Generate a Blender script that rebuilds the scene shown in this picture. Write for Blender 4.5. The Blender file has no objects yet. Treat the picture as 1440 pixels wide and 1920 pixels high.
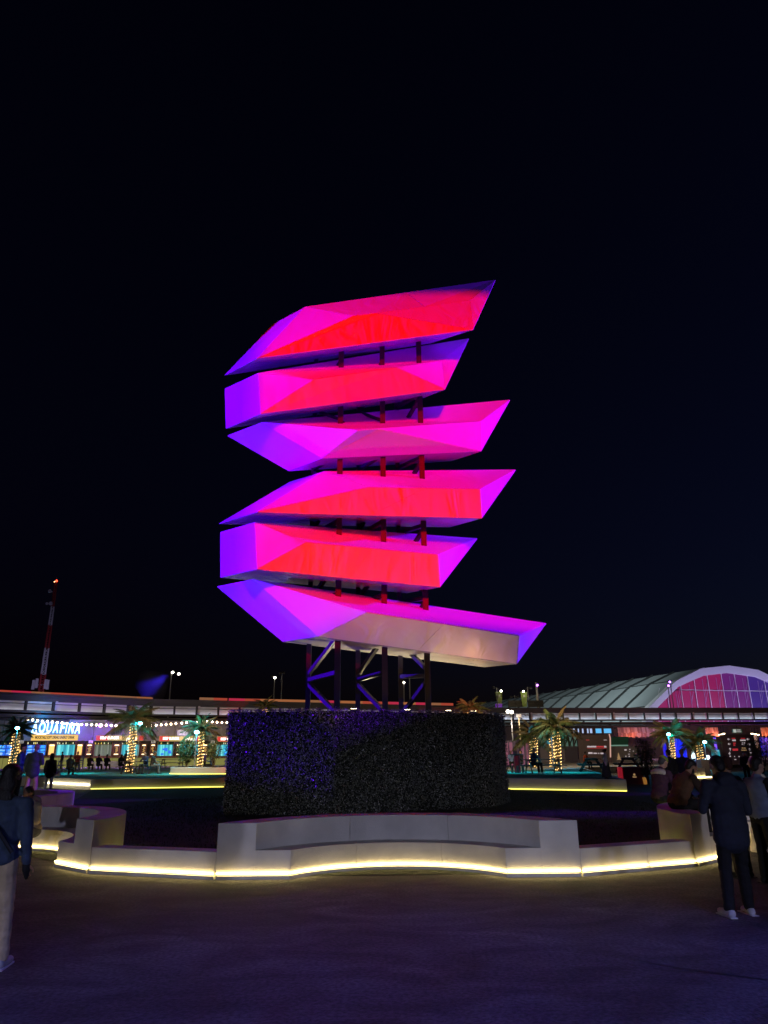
import bpy, bmesh, math, random
from mathutils import Vector, Matrix, noise
R = math.radians
rnd = random.Random(7)
scene = bpy.context.scene
COL = scene.collection

# ------------------------------------------------------------------ camera
PITCH, ROLL, CAMH, FPX = R(18.6), R(0.5), 1.78, 1331.0
cam_d = bpy.data.cameras.new('camera')
cam_d.sensor_fit = 'VERTICAL'; cam_d.sensor_height = 36.0
cam_d.lens = 36.0 * FPX / 1920.0
cam_d.clip_start = 0.1; cam_d.clip_end = 3000
cam = bpy.data.objects.new('camera', cam_d); COL.objects.link(cam)
cam.matrix_world = Matrix.Translation((0, 0, CAMH)) @ Matrix.Rotation(R(90) + PITCH, 4, 'X') @ Matrix.Rotation(-ROLL, 4, 'Z')
scene.camera = cam

# ------------------------------------------------------------------ world, moonlight, exposure
world = bpy.data.worlds.new('World'); scene.world = world; world.use_nodes = True
wt = world.node_tree; wt.nodes.clear()
wo = wt.nodes.new('ShaderNodeOutputWorld'); wb = wt.nodes.new('ShaderNodeBackground'); ws = wt.nodes.new('ShaderNodeTexSky')
ws.sky_type = 'NISHITA'; ws.sun_disc = False; ws.sun_elevation = R(-3.3); ws.sun_rotation = R(75)
ws.air_density = 1.0; ws.dust_density = 0.3; ws.ozone_density = 4.0
wb.inputs['Strength'].default_value = 0.085
wt.links.new(ws.outputs[0], wb.inputs[0]); wt.links.new(wb.outputs[0], wo.inputs[0])
sun_d = bpy.data.lights.new('moonlight', 'SUN'); sun_d.energy = 0.012; sun_d.angle = R(0.5); sun_d.color = (0.75, 0.8, 1)
sun = bpy.data.objects.new('moonlight', sun_d); COL.objects.link(sun); sun.rotation_euler = (R(50), 0, R(35))
scene.view_settings.view_transform = 'Standard'; scene.view_settings.look = 'None'
scene.view_settings.exposure = 0; scene.view_settings.gamma = 1; scene.view_settings.use_curve_mapping = False
scene.cycles.use_denoising = True
scene.cycles.sample_clamp_indirect = 4.0
scene.cycles.max_bounces = 6; scene.cycles.diffuse_bounces = 3; scene.cycles.glossy_bounces = 3
scene.cycles.volume_bounces = 0

# ------------------------------------------------------------------ show lights of the sculpture (floodlights on masts outside the picture)
def aim(o, target):
    d = Vector(target) - o.location
    o.rotation_euler = d.to_track_quat('-Z', 'Y').to_euler()
def spot(name, loc, target, color, energy, angle, blend=0.3, radius=0.25):
    l = bpy.data.lights.new(name, 'SPOT'); l.energy = energy; l.color = color; l.spot_size = R(angle); l.spot_blend = blend
    l.shadow_soft_size = radius
    o = bpy.data.objects.new(name, l); COL.objects.link(o); o.location = loc; aim(o, target); return o
def lamp(name, loc, color, energy, radius=0.15):
    l = bpy.data.lights.new(name, 'POINT'); l.energy = energy; l.color = color; l.shadow_soft_size = radius
    o = bpy.data.objects.new(name, l); COL.objects.link(o); o.location = loc; return o
VIOLET = (0.08, 0.0, 1.0)
FLOODS = [('violet_floodlight', (-34, 21.5, 6), (0, 25.0, 12), VIOLET, 90000, (-9.5, 5.2), (-19.8, 13)),
          ('violet_floodlight', (34, 25.0, 15), (0, 25.0, 12), (0.16, 0.0, 1.0), 105000, (-4.6, 7.5), (-15.2, 21)),
          ('red_floodlight', (4, -15, 17), (0.2, 25.0, 12.2), (1.0, 0.0, 0.003), 112000, (-7.4, 8.2), (-9.3, 12.2)),
          ('violet_floodlight', (-30, 25.0, 27), (0, 25.5, 12), (0.16, 0.0, 1.0), 58000, (-8, 6), (-13.5, 22))]
for nm_, lo_, ta_, co_, en_, _, _ in FLOODS: spot(nm_, lo_, ta_, co_, en_, 62, 0.0, 0.03)
spot('blue_floodlight', (6, -6, 15), (1.6, 3.6, 0), (0.10, 0.13, 1.0), 9500, 33, 0.6)
spot('plaza_floodlight', (-13, -18, 8), (-16.5, 33, .8), (1.0, .86, .72), 9000, 11, .6, .4)  # unseen lamp added to brighten the walking pair
spot('plaza_floodlight', (13, -18, 8), (8.6, 17, .8), (.9, .8, .9), 6500, 15, .7, .4)  # unseen lamp added to brighten the group on the right bench
for x_ in (-9, 0, 9): spot('plaza_floodlight', (x_, -18, 3.4), (x_ * .62, 5.5, 0), (0.70, 0.72, 1.0), 3400, 18.5, 0.7, 0.4)

# ------------------------------------------------------------------ pixel rays used while laying the place out
cr, sr, cp, sp = math.cos(ROLL), math.sin(ROLL), math.cos(PITCH), math.sin(PITCH)
def ray(px, py):
    a = (px - 720) / FPX; b = (960 - py) / FPX
    x = a * cr + b * sr; y = -a * sr + b * cr
    return Vector((x, cp - y * sp, sp + y * cp))
def G(px, py, z=0.0):
    d = ray(px, py); t = (z - CAMH) / d.z
    return Vector((d.x * t, d.y * t, z))
def P(px, py, Y):
    d = ray(px, py); t = Y / d.y
    return Vector((d.x * t, Y, CAMH + d.z * t))
class Plane:                                   # a vertical plane; gives (s along it, z)
    def __init__(s, a, b):
        s.a = Vector((a[0], a[1], 0)); s.d = (Vector((b[0], b[1], 0)) - s.a).normalized(); s.n = Vector((s.d.y, -s.d.x, 0))  # n faces the camera side
        s.rz = math.atan2(s.d.y, s.d.x)
    def uv(s, px, py):
        d = ray(px, py); t = (s.a.dot(s.n)) / (d.x * s.n.x + d.y * s.n.y)
        p = Vector((d.x * t, d.y * t, CAMH + d.z * t)); return (p - s.a).dot(s.d), p.z
    def at(s, u, z, out=0.0):
        q = s.a + s.d * u + s.n * out; return Vector((q.x, q.y, z))

# ------------------------------------------------------------------ materials
def mat(name, color=(0.5, 0.5, 0.5), rough=0.6, metal=0.0, emit=None, estr=0.0, var=0.0, vscale=4.0, bump=0.0, bscale=30.0, spec=0.5, alpha=1.0, trans=0.0):
    m = bpy.data.materials.new(name); m.use_nodes = True
    nt = m.node_tree; b = nt.nodes['Principled BSDF']
    b.inputs['Base Color'].default_value = (*color, 1); b.inputs['Roughness'].default_value = rough
    b.inputs['Metallic'].default_value = metal; b.inputs['Specular IOR Level'].default_value = spec
    b.inputs['Transmission Weight'].default_value = trans
    if emit: b.inputs['Emission Color'].default_value = (*emit, 1); b.inputs['Emission Strength'].default_value = estr
    tc = None
    def obj_co():
        nonlocal tc
        if tc is None: tc = nt.nodes.new('ShaderNodeTexCoord')
        return tc.outputs['Object']
    if var > 0:
        n = nt.nodes.new('ShaderNodeTexNoise'); n.inputs['Scale'].default_value = vscale; n.inputs['Detail'].default_value = 6
        nt.links.new(obj_co(), n.inputs['Vector'])
        mr = nt.nodes.new('ShaderNodeMapRange'); mr.inputs[1].default_value = 0.3; mr.inputs[2].default_value = 0.7
        mr.inputs[3].default_value = 1 - var; mr.inputs[4].default_value = 1 + var
        nt.links.new(n.outputs['Fac'], mr.inputs[0])
        mx = nt.nodes.new('ShaderNodeMix'); mx.data_type = 'RGBA'; mx.blend_type = 'MULTIPLY'; mx.inputs[0].default_value = 1
        mx.inputs[6].default_value = (*color, 1); nt.links.new(mr.outputs[0], mx.inputs[7]); nt.links.new(mx.outputs[2], b.inputs['Base Color'])
    if bump > 0:
        n = nt.nodes.new('ShaderNodeTexNoise'); n.inputs['Scale'].default_value = bscale; n.inputs['Detail'].default_value = 4
        nt.links.new(obj_co(), n.inputs['Vector'])
        bp = nt.nodes.new('ShaderNodeBump'); bp.inputs['Strength'].default_value = bump; bp.inputs['Distance'].default_value = 0.02
        nt.links.new(n.outputs['Fac'], bp.inputs['Height']); nt.links.new(bp.outputs[0], b.inputs['Normal'])
    return m
def glow(name, color, strength, base=(0.02, 0.02, 0.02)):
    return mat(name, base, 0.5, emit=color, estr=strength)

# ------------------------------------------------------------------ mesh building
class MB:
    def __init__(s): s.v = []; s.f = []
    def add(s, vs, fs):
        o = len(s.v); s.v += [tuple(v) for v in vs]; s.f += [tuple(i + o for i in f) for f in fs]; return s
    def box(s, c, size, rz=0.0, M=None):
        x, y, z = size[0] / 2, size[1] / 2, size[2] / 2
        vs = [Vector((a * x, b * y, d * z)) for d in (-1, 1) for b in (-1, 1) for a in (-1, 1)]
        T = Matrix.Translation(c) @ (M.to_4x4() if M else Matrix.Rotation(rz, 4, 'Z'))
        return s.add([T @ v for v in vs], [(0, 2, 3, 1), (4, 5, 7, 6), (0, 1, 5, 4), (2, 6, 7, 3), (0, 4, 6, 2), (1, 3, 7, 5)])
    def prism(s, poly, z0, z1):
        n = len(poly); vs = [(p[0], p[1], z0) for p in poly] + [(p[0], p[1], z1) for p in poly]
        return s.add(vs, [tuple(range(n - 1, -1, -1)), tuple(range(n, 2 * n))] + [(i, (i + 1) % n, n + (i + 1) % n, n + i) for i in range(n)])
    def beam(s, a, b, w, h=None, up=(0, 0, 1)):
        a = Vector(a); b = Vector(b); h = h or w; d = (b - a).normalized(); u = Vector(up)
        if abs(d.dot(u)) > 0.98: u = Vector((0, 1, 0))
        x = d.cross(u).normalized() * w / 2; y = x.cross(d).normalized() * h / 2
        vs = [a - x - y, a + x - y, a + x + y, a - x + y, b - x - y, b + x - y, b + x + y, b - x + y]
        return s.add(vs, [(3, 2, 1, 0), (4, 5, 6, 7), (0, 1, 5, 4), (1, 2, 6, 5), (2, 3, 7, 6), (3, 0, 4, 7)])
    def tube(s, pts, r, n=8, cap=True):
        pts = [Vector(p) for p in pts]; rs = r if isinstance(r, (list, tuple)) else [r] * len(pts); o = len(s.v)
        prev = None
        for i, p in enumerate(pts):
            d = (pts[min(i + 1, len(pts) - 1)] - pts[max(i - 1, 0)]).normalized()
            if prev is None:
                u = Vector((0, 0, 1)) if abs(d.z) < 0.9 else Vector((0, 1, 0)); x = d.cross(u).normalized()
            else: x = (prev - d * prev.dot(d)).normalized()
            prev = x; y = d.cross(x)
            for k in range(n):
                a = 2 * math.pi * k / n; s.v.append(tuple(p + (x * math.cos(a) + y * math.sin(a)) * rs[i]))
        for i in range(len(pts) - 1):
            for k in range(n):
                s.f.append((o + i * n + k, o + i * n + (k + 1) % n, o + (i + 1) * n + (k + 1) % n, o + (i + 1) * n + k))
        if cap:
            s.f.append(tuple(o + k for k in range(n - 1, -1, -1))); s.f.append(tuple(o + (len(pts) - 1) * n + k for k in range(n)))
        return s
    def ell(s, c, r, M=None, nu=10, nv=7):
        c = Vector(c); r = (r, r, r) if not isinstance(r, (tuple, list)) else r; vs = []
        M = M or Matrix.Identity(3)
        vs.append(c + M @ Vector((0, 0, -r[2])))
        for j in range(1, nv):
            t = -math.pi / 2 + math.pi * j / nv
            for i in range(nu):
                a = 2 * math.pi * i / nu
                vs.append(c + M @ Vector((r[0] * math.cos(t) * math.cos(a), r[1] * math.cos(t) * math.sin(a), r[2] * math.sin(t))))
        vs.append(c + M @ Vector((0, 0, r[2]))); L = len(vs) - 1; fs = []
        for i in range(nu): fs.append((0, 1 + (i + 1) % nu, 1 + i))
        for j in range(nv - 2):
            for i in range(nu):
                a = 1 + j * nu + i; b = 1 + j * nu + (i + 1) % nu; fs.append((a, b, b + nu, a + nu))
        for i in range(nu): fs.append((L, 1 + (nv - 2) * nu + i, 1 + (nv - 2) * nu + (i + 1) % nu))
        return s.add(vs, fs)
    def cap(s, a, ra, b, rb, n=10):             # tapered capsule
        s.ell(a, ra, nu=n, nv=6); s.ell(b, rb, nu=n, nv=6); s.tube([a, b], [ra, rb], n); return s
    def mesh(s, name):
        me = bpy.data.meshes.new(name); me.from_pydata(s.v, [], s.f); me.update(); return me
    def build(s, name, m, parent=None, smooth=False, loc=(0, 0, 0), rz=0.0, bevel=0.0):
        return put(name, s.mesh(name), m, parent, smooth, loc, rz, bevel)
def put(name, me, m, parent=None, smooth=False, loc=(0, 0, 0), rz=0.0, bevel=0.0):
    if bevel > 0:
        bm = bmesh.new(); bm.from_mesh(me); bmesh.ops.bevel(bm, geom=[e for e in bm.edges if e.is_manifold and e.calc_face_angle(0) > 0.4], offset=bevel, segments=2, affect='EDGES', profile=0.5)
        bm.to_mesh(me); bm.free()
    if m and not me.materials: me.materials.append(m)
    if smooth:
        me.polygons.foreach_set('use_smooth', [True] * len(me.polygons))
    o = bpy.data.objects.new(name, me); COL.objects.link(o); o.parent = parent; o.location = loc; o.rotation_euler = (0, 0, rz)
    return o
def tag(o, label=None, cat=None, group=None, kind=None):
    if label: o['label'] = label
    if cat: o['category'] = cat
    if group: o['group'] = group
    if kind: o['kind'] = kind
    return o
def thing(name, label, cat, loc=(0, 0, 0), rz=0.0, group=None, sc=1.0):
    o = bpy.data.objects.new(name, None); COL.objects.link(o); o.location = loc; o.rotation_euler = (0, 0, rz); o.scale = (sc, sc, sc)
    o.empty_display_size = 0.3
    return tag(o, label, cat, group)
TRASH = []
SCR = bpy.data.scenes.new('scratch')            # modifiers are applied here, removed at the end
def copy_tree(o, parent=None):
    c = o.copy(); COL.objects.link(c); c.parent = parent
    for ch in [x for x in COL.objects if x.parent == o]: copy_tree(ch, c)
    return c
def text_mesh(s, size, bold=0.0, ext=0.01, shear=0.0, align='CENTER', width=None):
    cu = bpy.data.curves.new('t', 'FONT'); cu.body = s; cu.size = size; cu.extrude = ext; cu.offset = bold; cu.shear = shear
    cu.align_x = align; cu.align_y = 'CENTER'; cu.resolution_u = 3
    o = bpy.data.objects.new('t', cu); SCR.collection.objects.link(o); SCR.view_layers[0].update()
    dg = SCR.view_layers[0].depsgraph; me = bpy.data.meshes.new_from_object(o.evaluated_get(dg))
    TRASH.extend([o, cu])
    if width and len(me.vertices):
        xs = [v.co.x for v in me.vertices]; k = width / (max(xs) - min(xs))
        for v in me.vertices: v.co.x *= k
    for v in me.vertices: v.co = Vector((v.co.x, -v.co.z, v.co.y))      # stand it up facing -y
    me.materials.clear(); return me

# ================================================================== SETTING
# --- ground
def asphalt():
    m = bpy.data.materials.new('asphalt'); m.use_nodes = True; nt = m.node_tree; b = nt.nodes['Principled BSDF']; L = nt.links.new
    tc = nt.nodes.new('ShaderNodeTexCoord')
    n1 = nt.nodes.new('ShaderNodeTexNoise'); n1.inputs['Scale'].default_value = 0.35; n1.inputs['Detail'].default_value = 8; n1.inputs['Roughness'].default_value = 0.65
    n2 = nt.nodes.new('ShaderNodeTexNoise'); n2.inputs['Scale'].default_value = 26; n2.inputs['Detail'].default_value = 3
    vo = nt.nodes.new('ShaderNodeTexVoronoi'); vo.inputs['Scale'].default_value = 70
    wv = nt.nodes.new('ShaderNodeTexNoise'); wv.inputs['Scale'].default_value = 1.3; wv.inputs['Detail'].default_value = 5; wv.inputs['Distortion'].default_value = 1.5
    mp = nt.nodes.new('ShaderNodeMapping'); mp.inputs['Scale'].default_value = (0.7, 1.1, 1); mp.inputs['Rotation'].default_value = (0, 0, R(-14))
    for n in (n1, n2, vo): L(tc.outputs['Object'], n.inputs['Vector'])
    L(tc.outputs['Object'], mp.inputs[0]); L(mp.outputs[0], wv.inputs['Vector'])
    r1 = nt.nodes.new('ShaderNodeValToRGB'); r1.color_ramp.elements[0].position = 0.3; r1.color_ramp.elements[1].position = 0.72
    r1.color_ramp.elements[0].color = (0.032, 0.031, 0.034, 1); r1.color_ramp.elements[1].color = (0.115, 0.108, 0.104, 1)
    L(n1.outputs['Fac'], r1.inputs[0])
    r2 = nt.nodes.new('ShaderNodeMapRange'); r2.inputs[1].default_value = 0.35; r2.inputs[2].default_value = 0.65; r2.inputs[3].default_value = 0.55; r2.inputs[4].default_value = 1.45
    L(n2.outputs['Fac'], r2.inputs[0])
    r3 = nt.nodes.new('ShaderNodeMapRange'); r3.inputs[1].default_value = 0.35; r3.inputs[2].default_value = 0.65; r3.inputs[3].default_value = 0.55; r3.inputs[4].default_value = 1.3
    L(wv.outputs['Fac'], r3.inputs[0])
    mu = nt.nodes.new('ShaderNodeMath'); mu.operation = 'MULTIPLY'; L(r2.outputs[0], mu.inputs[0]); L(r3.outputs[0], mu.inputs[1])
    mx = nt.nodes.new('ShaderNodeMix'); mx.data_type = 'RGBA'; mx.blend_type = 'MULTIPLY'; mx.inputs[0].default_value = 1
    L(r1.outputs[0], mx.inputs[6]); L(mu.outputs[0], mx.inputs[7]); L(mx.outputs[2], b.inputs['Base Color'])
    b.inputs['Roughness'].default_value = 0.75
    bp = nt.nodes.new('ShaderNodeBump'); bp.inputs['Strength'].default_value = 0.6; bp.inputs['Distance'].default_value = 0.008
    ad = nt.nodes.new('ShaderNodeMath'); ad.operation = 'ADD'; L(vo.outputs['Distance'], ad.inputs[0]); L(n2.outputs['Fac'], ad.inputs[1])
    L(ad.outputs[0], bp.inputs['Height']); L(bp.outputs[0], b.inputs['Normal'])
    return m
M_ASPH = asphalt()
g = MB().add([(-400, -200, 0), (400, -200, 0), (400, 700, 0), (-400, 700, 0)], [(0, 1, 2, 3)]).build('ground', M_ASPH); tag(g, kind='structure')
M_TURF = mat('dark_turf', (0.022, 0.035, 0.012), 0.95, var=0.4, vscale=3, bump=1.0, bscale=120)
M_TEAL = mat('terrace_turf', (0.05, 0.17, 0.12), 0.9, var=0.6, vscale=0.7, bump=0.6, bscale=60)
M_CONC = mat('white_concrete', (0.74, 0.71, 0.69), 0.65, var=0.16, vscale=1.6, bump=0.25, bscale=45)
M_LED = glow('warm_led', (1.0, 0.74, 0.27), 15)

M_TAR = mat('tar', (.012, .011, .012), .55)
def seam(pts, w, name='tar_seam'):
    m = MB(); q = [G(x, y) for x, y in pts]; sm_ = []
    for i in range(len(q) - 1):
        for k in range(8):
            f = k / 8; p0, p1, p2, p3 = q[max(i - 1, 0)], q[i], q[i + 1], q[min(i + 2, len(q) - 1)]
            sm_.append(.5 * ((2 * p1) + (p2 - p0) * f + (2 * p0 - 5 * p1 + 4 * p2 - p3) * f * f + (3 * p1 - p0 - 3 * p2 + p3) * f ** 3))
    vs = []
    for i, p in enumerate(sm_):
        d = (sm_[min(i + 1, len(sm_) - 1)] - sm_[max(i - 1, 0)]).normalized(); nrm = Vector((-d.y, d.x, 0)) * w * (.5 + .25 * noise.noise(p * 3))
        vs += [p + nrm + Vector((0, 0, .004)), p - nrm + Vector((0, 0, .004))]
    m.add(vs, [(2 * i, 2 * i + 1, 2 * i + 3, 2 * i + 2) for i in range(len(sm_) - 1)]); tag(m.build(name, M_TAR), kind='structure')
seam([(872, 1639), (760, 1652), (600, 1672), (430, 1696), (250, 1718), (120, 1738), (20, 1752)], .035)
seam([(1440, 1838), (1250, 1812), (1050, 1770), (880, 1748)], .02)
# --- benches round the turf: nine-sided ring, bench / low wall / bench ...
def arc_pts(half, bow, n, y0=0.0):
    Rr = (half * half + bow * bow) / (2 * bow); yc = bow - Rr; a = math.asin(min(1, half / Rr))
    return [(Rr * math.sin(-a + 2 * a * i / n), y0 + yc + Rr * math.cos(-a + 2 * a * i / n)) for i in range(n + 1)]
BENCH_ID = [0]
def bench(center, rz, label, sc=1.0):
    t = thing('curved_bench', label, 'bench', (center[0], center[1], 0), rz, 'curved white benches round the turf circle')
    seat_z, top_z, base = 0.39, 0.765, 0.055
    sa = arc_pts(1.60, 0.82, 24); ba = arc_pts(2.13, 1.22, 30); oa = arc_pts(2.705, 1.65, 36)
    # seat block and backrest, each cut into three cast segments with open joints
    def cut(poly_front, poly_back, z0, z1, x0, x1):
        f = [p for p in poly_front if x0 < p[0] < x1]; b = [p for p in poly_back if x0 < p[0] < x1]
        def at(pl, x):
            for i in range(len(pl) - 1):
                if pl[i][0] <= x <= pl[i + 1][0]:
                    k = (x - pl[i][0]) / max(1e-6, pl[i + 1][0] - pl[i][0]); return (x, pl[i][1] + k * (pl[i + 1][1] - pl[i][1]))
            return None
        fa, fb, b0, b1 = at(poly_front, x0), at(poly_front, x1), at(poly_back, x0), at(poly_back, x1)
        poly = ([fa] if fa else []) + f + ([fb] if fb else []) + ([b1] if b1 else []) + b[::-1] + ([b0] if b0 else [])
        out = []
        for p in poly:
            if not out or (abs(p[0] - out[-1][0]) + abs(p[1] - out[-1][1])) > 1e-4: out.append(p)
        return MB().prism(out, z0, z1)
    sfront = [(-2.13, 0.0)] + sa + [(2.13, 0.0)]
    sback = [(p[0], p[1] + 0.0) for p in ba]
    for x0, x1 in ((-2.129, -0.652), (-0.648, 0.698), (0.702, 2.129)):
        cut(sfront, sback, base, seat_z, x0, x1).build('seat', M_CONC, t, bevel=0.004)
    bfront = [(-2.705, 0.0)] + [(-2.13, 0.0)] + ba[1:-1] + [(2.13, 0.0), (2.705, 0.0)]
    for x0, x1 in ((-2.704, -0.772), (-0.768, 0.838), (0.842, 2.704)):
        cut(bfront, oa, base, top_z, x0, x1).build('backrest', M_CONC, t, bevel=0.004)
    # recessed plinth and the lip that carries the light strip
    ins = lambda pl, d: [(p[0] * (1 - 0.015), p[1] + d) for p in pl]
    fr = [(-2.69, 0.0)] + sa + [(2.69, 0.0)]
    MB().prism([(p[0], p[1] - 0.035) for p in fr] + [(2.62, 0.06)] + [(p[0] * 0.97, p[1] + 0.035 if False else p[1] * 0.98) for p in oa[::-1]][1:-1] + [(-2.62, 0.06)], 0.0, base - 0.006).build('plinth', M_CONC, t)
    strip = MB()
    def run(pl, off, z=0.082):
        strip.tube([(p[0], p[1] + off, z) for p in pl], 0.012, 6)
    for seg in ([(-2.69, 0), (-1.62, 0)], sa[:9], sa[8:17], sa[16:], [(1.62, 0), (2.69, 0)]):
        run(seg, -0.020)
    led = strip.build('light_strip', M_LED, t); 
    s2 = MB(); s2.tube([(p[0] * 1.014, p[1] + 0.03, 0.06) for p in oa], 0.016, 6); s2.build('light_strip', M_LEDB, t)
    return t
M_LEDB = glow('bench_back_led', (0.9, 0.85, 0.12), 9)
M_LEDG = glow('turf_side_led', (0.9, 0.8, 0.12), 3)
def low_wall(a, b, label, joint=None):
    a = Vector((a[0], a[1], 0)); b = Vector((b[0], b[1], 0)); d = (b - a); L = d.length; rz = math.atan2(d.y, d.x)
    t = thing('low_wall', label, 'low wall', (a.x, a.y, 0), rz, 'low white walls between the benches')
    cuts = [0.006] + ([joint * L] if joint else []) + [L - 0.006]
    for i in range(len(cuts) - 1):
        x0, x1 = cuts[i] + 0.003, cuts[i + 1] - 0.003
        MB().box(((x0 + x1) / 2, 0.16, 0.215), (x1 - x0, 0.32, 0.32)).build('block', M_CONC, t, bevel=0.008)
        MB().box(((x0 + x1) / 2, 0.14, 0.025), (x1 - x0, 0.35, 0.049)).build('plinth', M_CONC, t)
        MB().tube([(x0 + 0.02, -0.022, 0.082), (x1 - 0.02, -0.020, 0.082)], 0.012, 6).build('light_strip', M_LED, t)
    return t
ring = [(-2.54, 11.64), (2.87, 11.66)]
def step(p, ang, L): return (p[0] + L * math.cos(ang), p[1] + L * math.sin(ang))
bench(((ring[0][0] + ring[1][0]) / 2, 11.65), 0.0, 'wide curved white bench facing the camera in front of the dark hedge block')
# left side
l1 = (-4.68, 12.33); bench(step(l1, R(180 - 41), 2.705), R(-41), 'curved white bench behind the person in the denim jacket, top washed blue')
low_wall(l1, ring[0], 'low white wall joining the front bench to the bench behind the denim jacket')
l2 = step(l1, R(139), 5.41); l3 = step(l2, R(119), 2.25); low_wall(l3, l2, 'low white wall at the far end of the bench behind the denim jacket')
l4 = step(l3, R(98), 5.41); bench(step(l3, R(98), 2.705), R(-82), 'curved white bench farthest back on the side of the denim jacket')
# right side
r1 = (4.92, 12.50); low_wall(ring[1], r1, 'low white wall joining the front bench to the seat of the brown vest man', joint=0.57)
bench(step(r1, R(41), 2.705), R(41), 'curved white bench with the man in a brown vest sitting on it')
r2 = step(r1, R(41), 5.41); r3 = step(r2, R(61), 2.25); low_wall(r2, r3, 'low white wall behind the standing man in the navy hooded jacket')
# turf inside the ring
tp = [ring[0], ring[1], r1, r2, r3, step(r3, R(82), 5.41), (11.6, 28.5), (10.6, 33.55), (5.7, 36.2), (0, 39.6), (-8.7, 40.9), (-15.4, 39.7), (-13.4, 33), l4, l3, l2, l1]
cx = sum(p[0] for p in tp) / len(tp); cy = sum(p[1] for p in tp) / len(tp)
def inset(p, k=0.25):
    d = Vector((cx - p[0], cy - p[1])).normalized(); return (p[0] + d.x * k, p[1] + d.y * k)
tq = [inset(p) for p in tp]
tag(MB().add([(p[0], p[1], 0.006) for p in tq], [tuple(range(len(tq)))]).build('turf', M_TURF), kind='structure')
gv = MB()
for i in range(26000):
    x = rnd.uniform(-9, 9); y = rnd.uniform(12.6, 34)
    if (x * x + (y - 24) ** 2) > 118: continue
    h = rnd.uniform(0.03, 0.07); a = rnd.uniform(0, 6.28); dx, dy = math.cos(a) * 0.012, math.sin(a) * 0.012; lx, ly = rnd.uniform(-.03, .03), rnd.uniform(-.03, .03)
    gv.add([(x - dx, y - dy, 0.004), (x + dx, y + dy, 0.004), (x + lx, y + ly, h)], [(0, 1, 2)])
tag(gv.build('grass', M_TURF), 'dark short grass blades inside the ring of benches', 'grass', kind='stuff')

# --- terraces behind the turf
TZ = 0.5
M_TWALL = mat('terrace_wall_paint', (0.42, 0.41, 0.40), 0.7, var=0.08, vscale=1.0)
TL = [(-60, 47), (-20.6, 44.5), (-15.5, 39.8), (-8.7, 40.9), (-4, 41), (5.7, 36.2), (10.6, 33.55), (12.0, 42), (15, 58), (40, 66), (140, 70), (140, 130), (-140, 130), (-140, 60)]
tag(MB().prism(TL, -0.05, TZ - 0.01).build('terrace', M_TWALL), kind='structure')
TI = [(-60, 47.3), (-20.4, 44.8), (-15.4, 40.1), (-8.7, 41.2), (-4, 41.3), (5.75, 36.5), (10.4, 34.0), (11.7, 42), (14.7, 58), (15, 64), (-1, 70), (-20, 72), (-60, 66)]
tag(MB().add([(p[0], p[1], TZ) for p in TI], [tuple(range(len(TI)))]).build('terrace_turf', M_TEAL), kind='structure')
M_PATH = mat('pale_path', (0.40, 0.36, 0.31), 0.8, var=0.12, vscale=1.5)
def sheet(name, pts, m, z): return tag(MB().add([(p[0], p[1], z) for p in pts], [tuple(range(len(pts)))]).build(name, m), kind='structure')
sheet('path', [(3, 52), (13.2, 49.5), (14.2, 56), (30, 62), (30, 75), (3, 75)], M_PATH, TZ + 0.005)
sheet('path', [(3, 45.2), (12.0, 43.2), (12.15, 44.5), (3, 46.6)], M_PATH, TZ + 0.005)
sheet('path', [(-12.6, 52), (-8.2, 50.5), (-8, 53), (-12, 53.2)], M_PATH, TZ + 0.005)
sheet('path', [(-45, 66.5), (-26, 66), (-6, 72), (-6, 79), (-45, 76)], M_PATH, TZ + 0.004)
# light strips at the foot of the terrace walls
def strip(name, pts, m, label, z=0.03, r=0.022):
    return tag(MB().tube([(p[0], p[1], z) for p in pts], r, 6).build(name, m), label, 'light strip', 'light strips along the terrace walls')
strip('light_strip', [(-15.45, 39.72), (-8.7, 40.82), (-4, 40.9)], M_LEDG, 'yellow light strip at the foot of the dark wall on the palm and stalls side')
strip('light_strip', [(5.6, 36.17), (10.55, 33.45)], M_LEDG, 'yellow light strip at the foot of the wall below the woman in white')
strip('light_strip', [(-19.6, 43.5), (-15.6, 39.82)], glow('wall_led', (1, 0.85, 0.5), 14), 'bright white light strip on the low wall beside the handbag', z=0.22, r=0.03)

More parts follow.
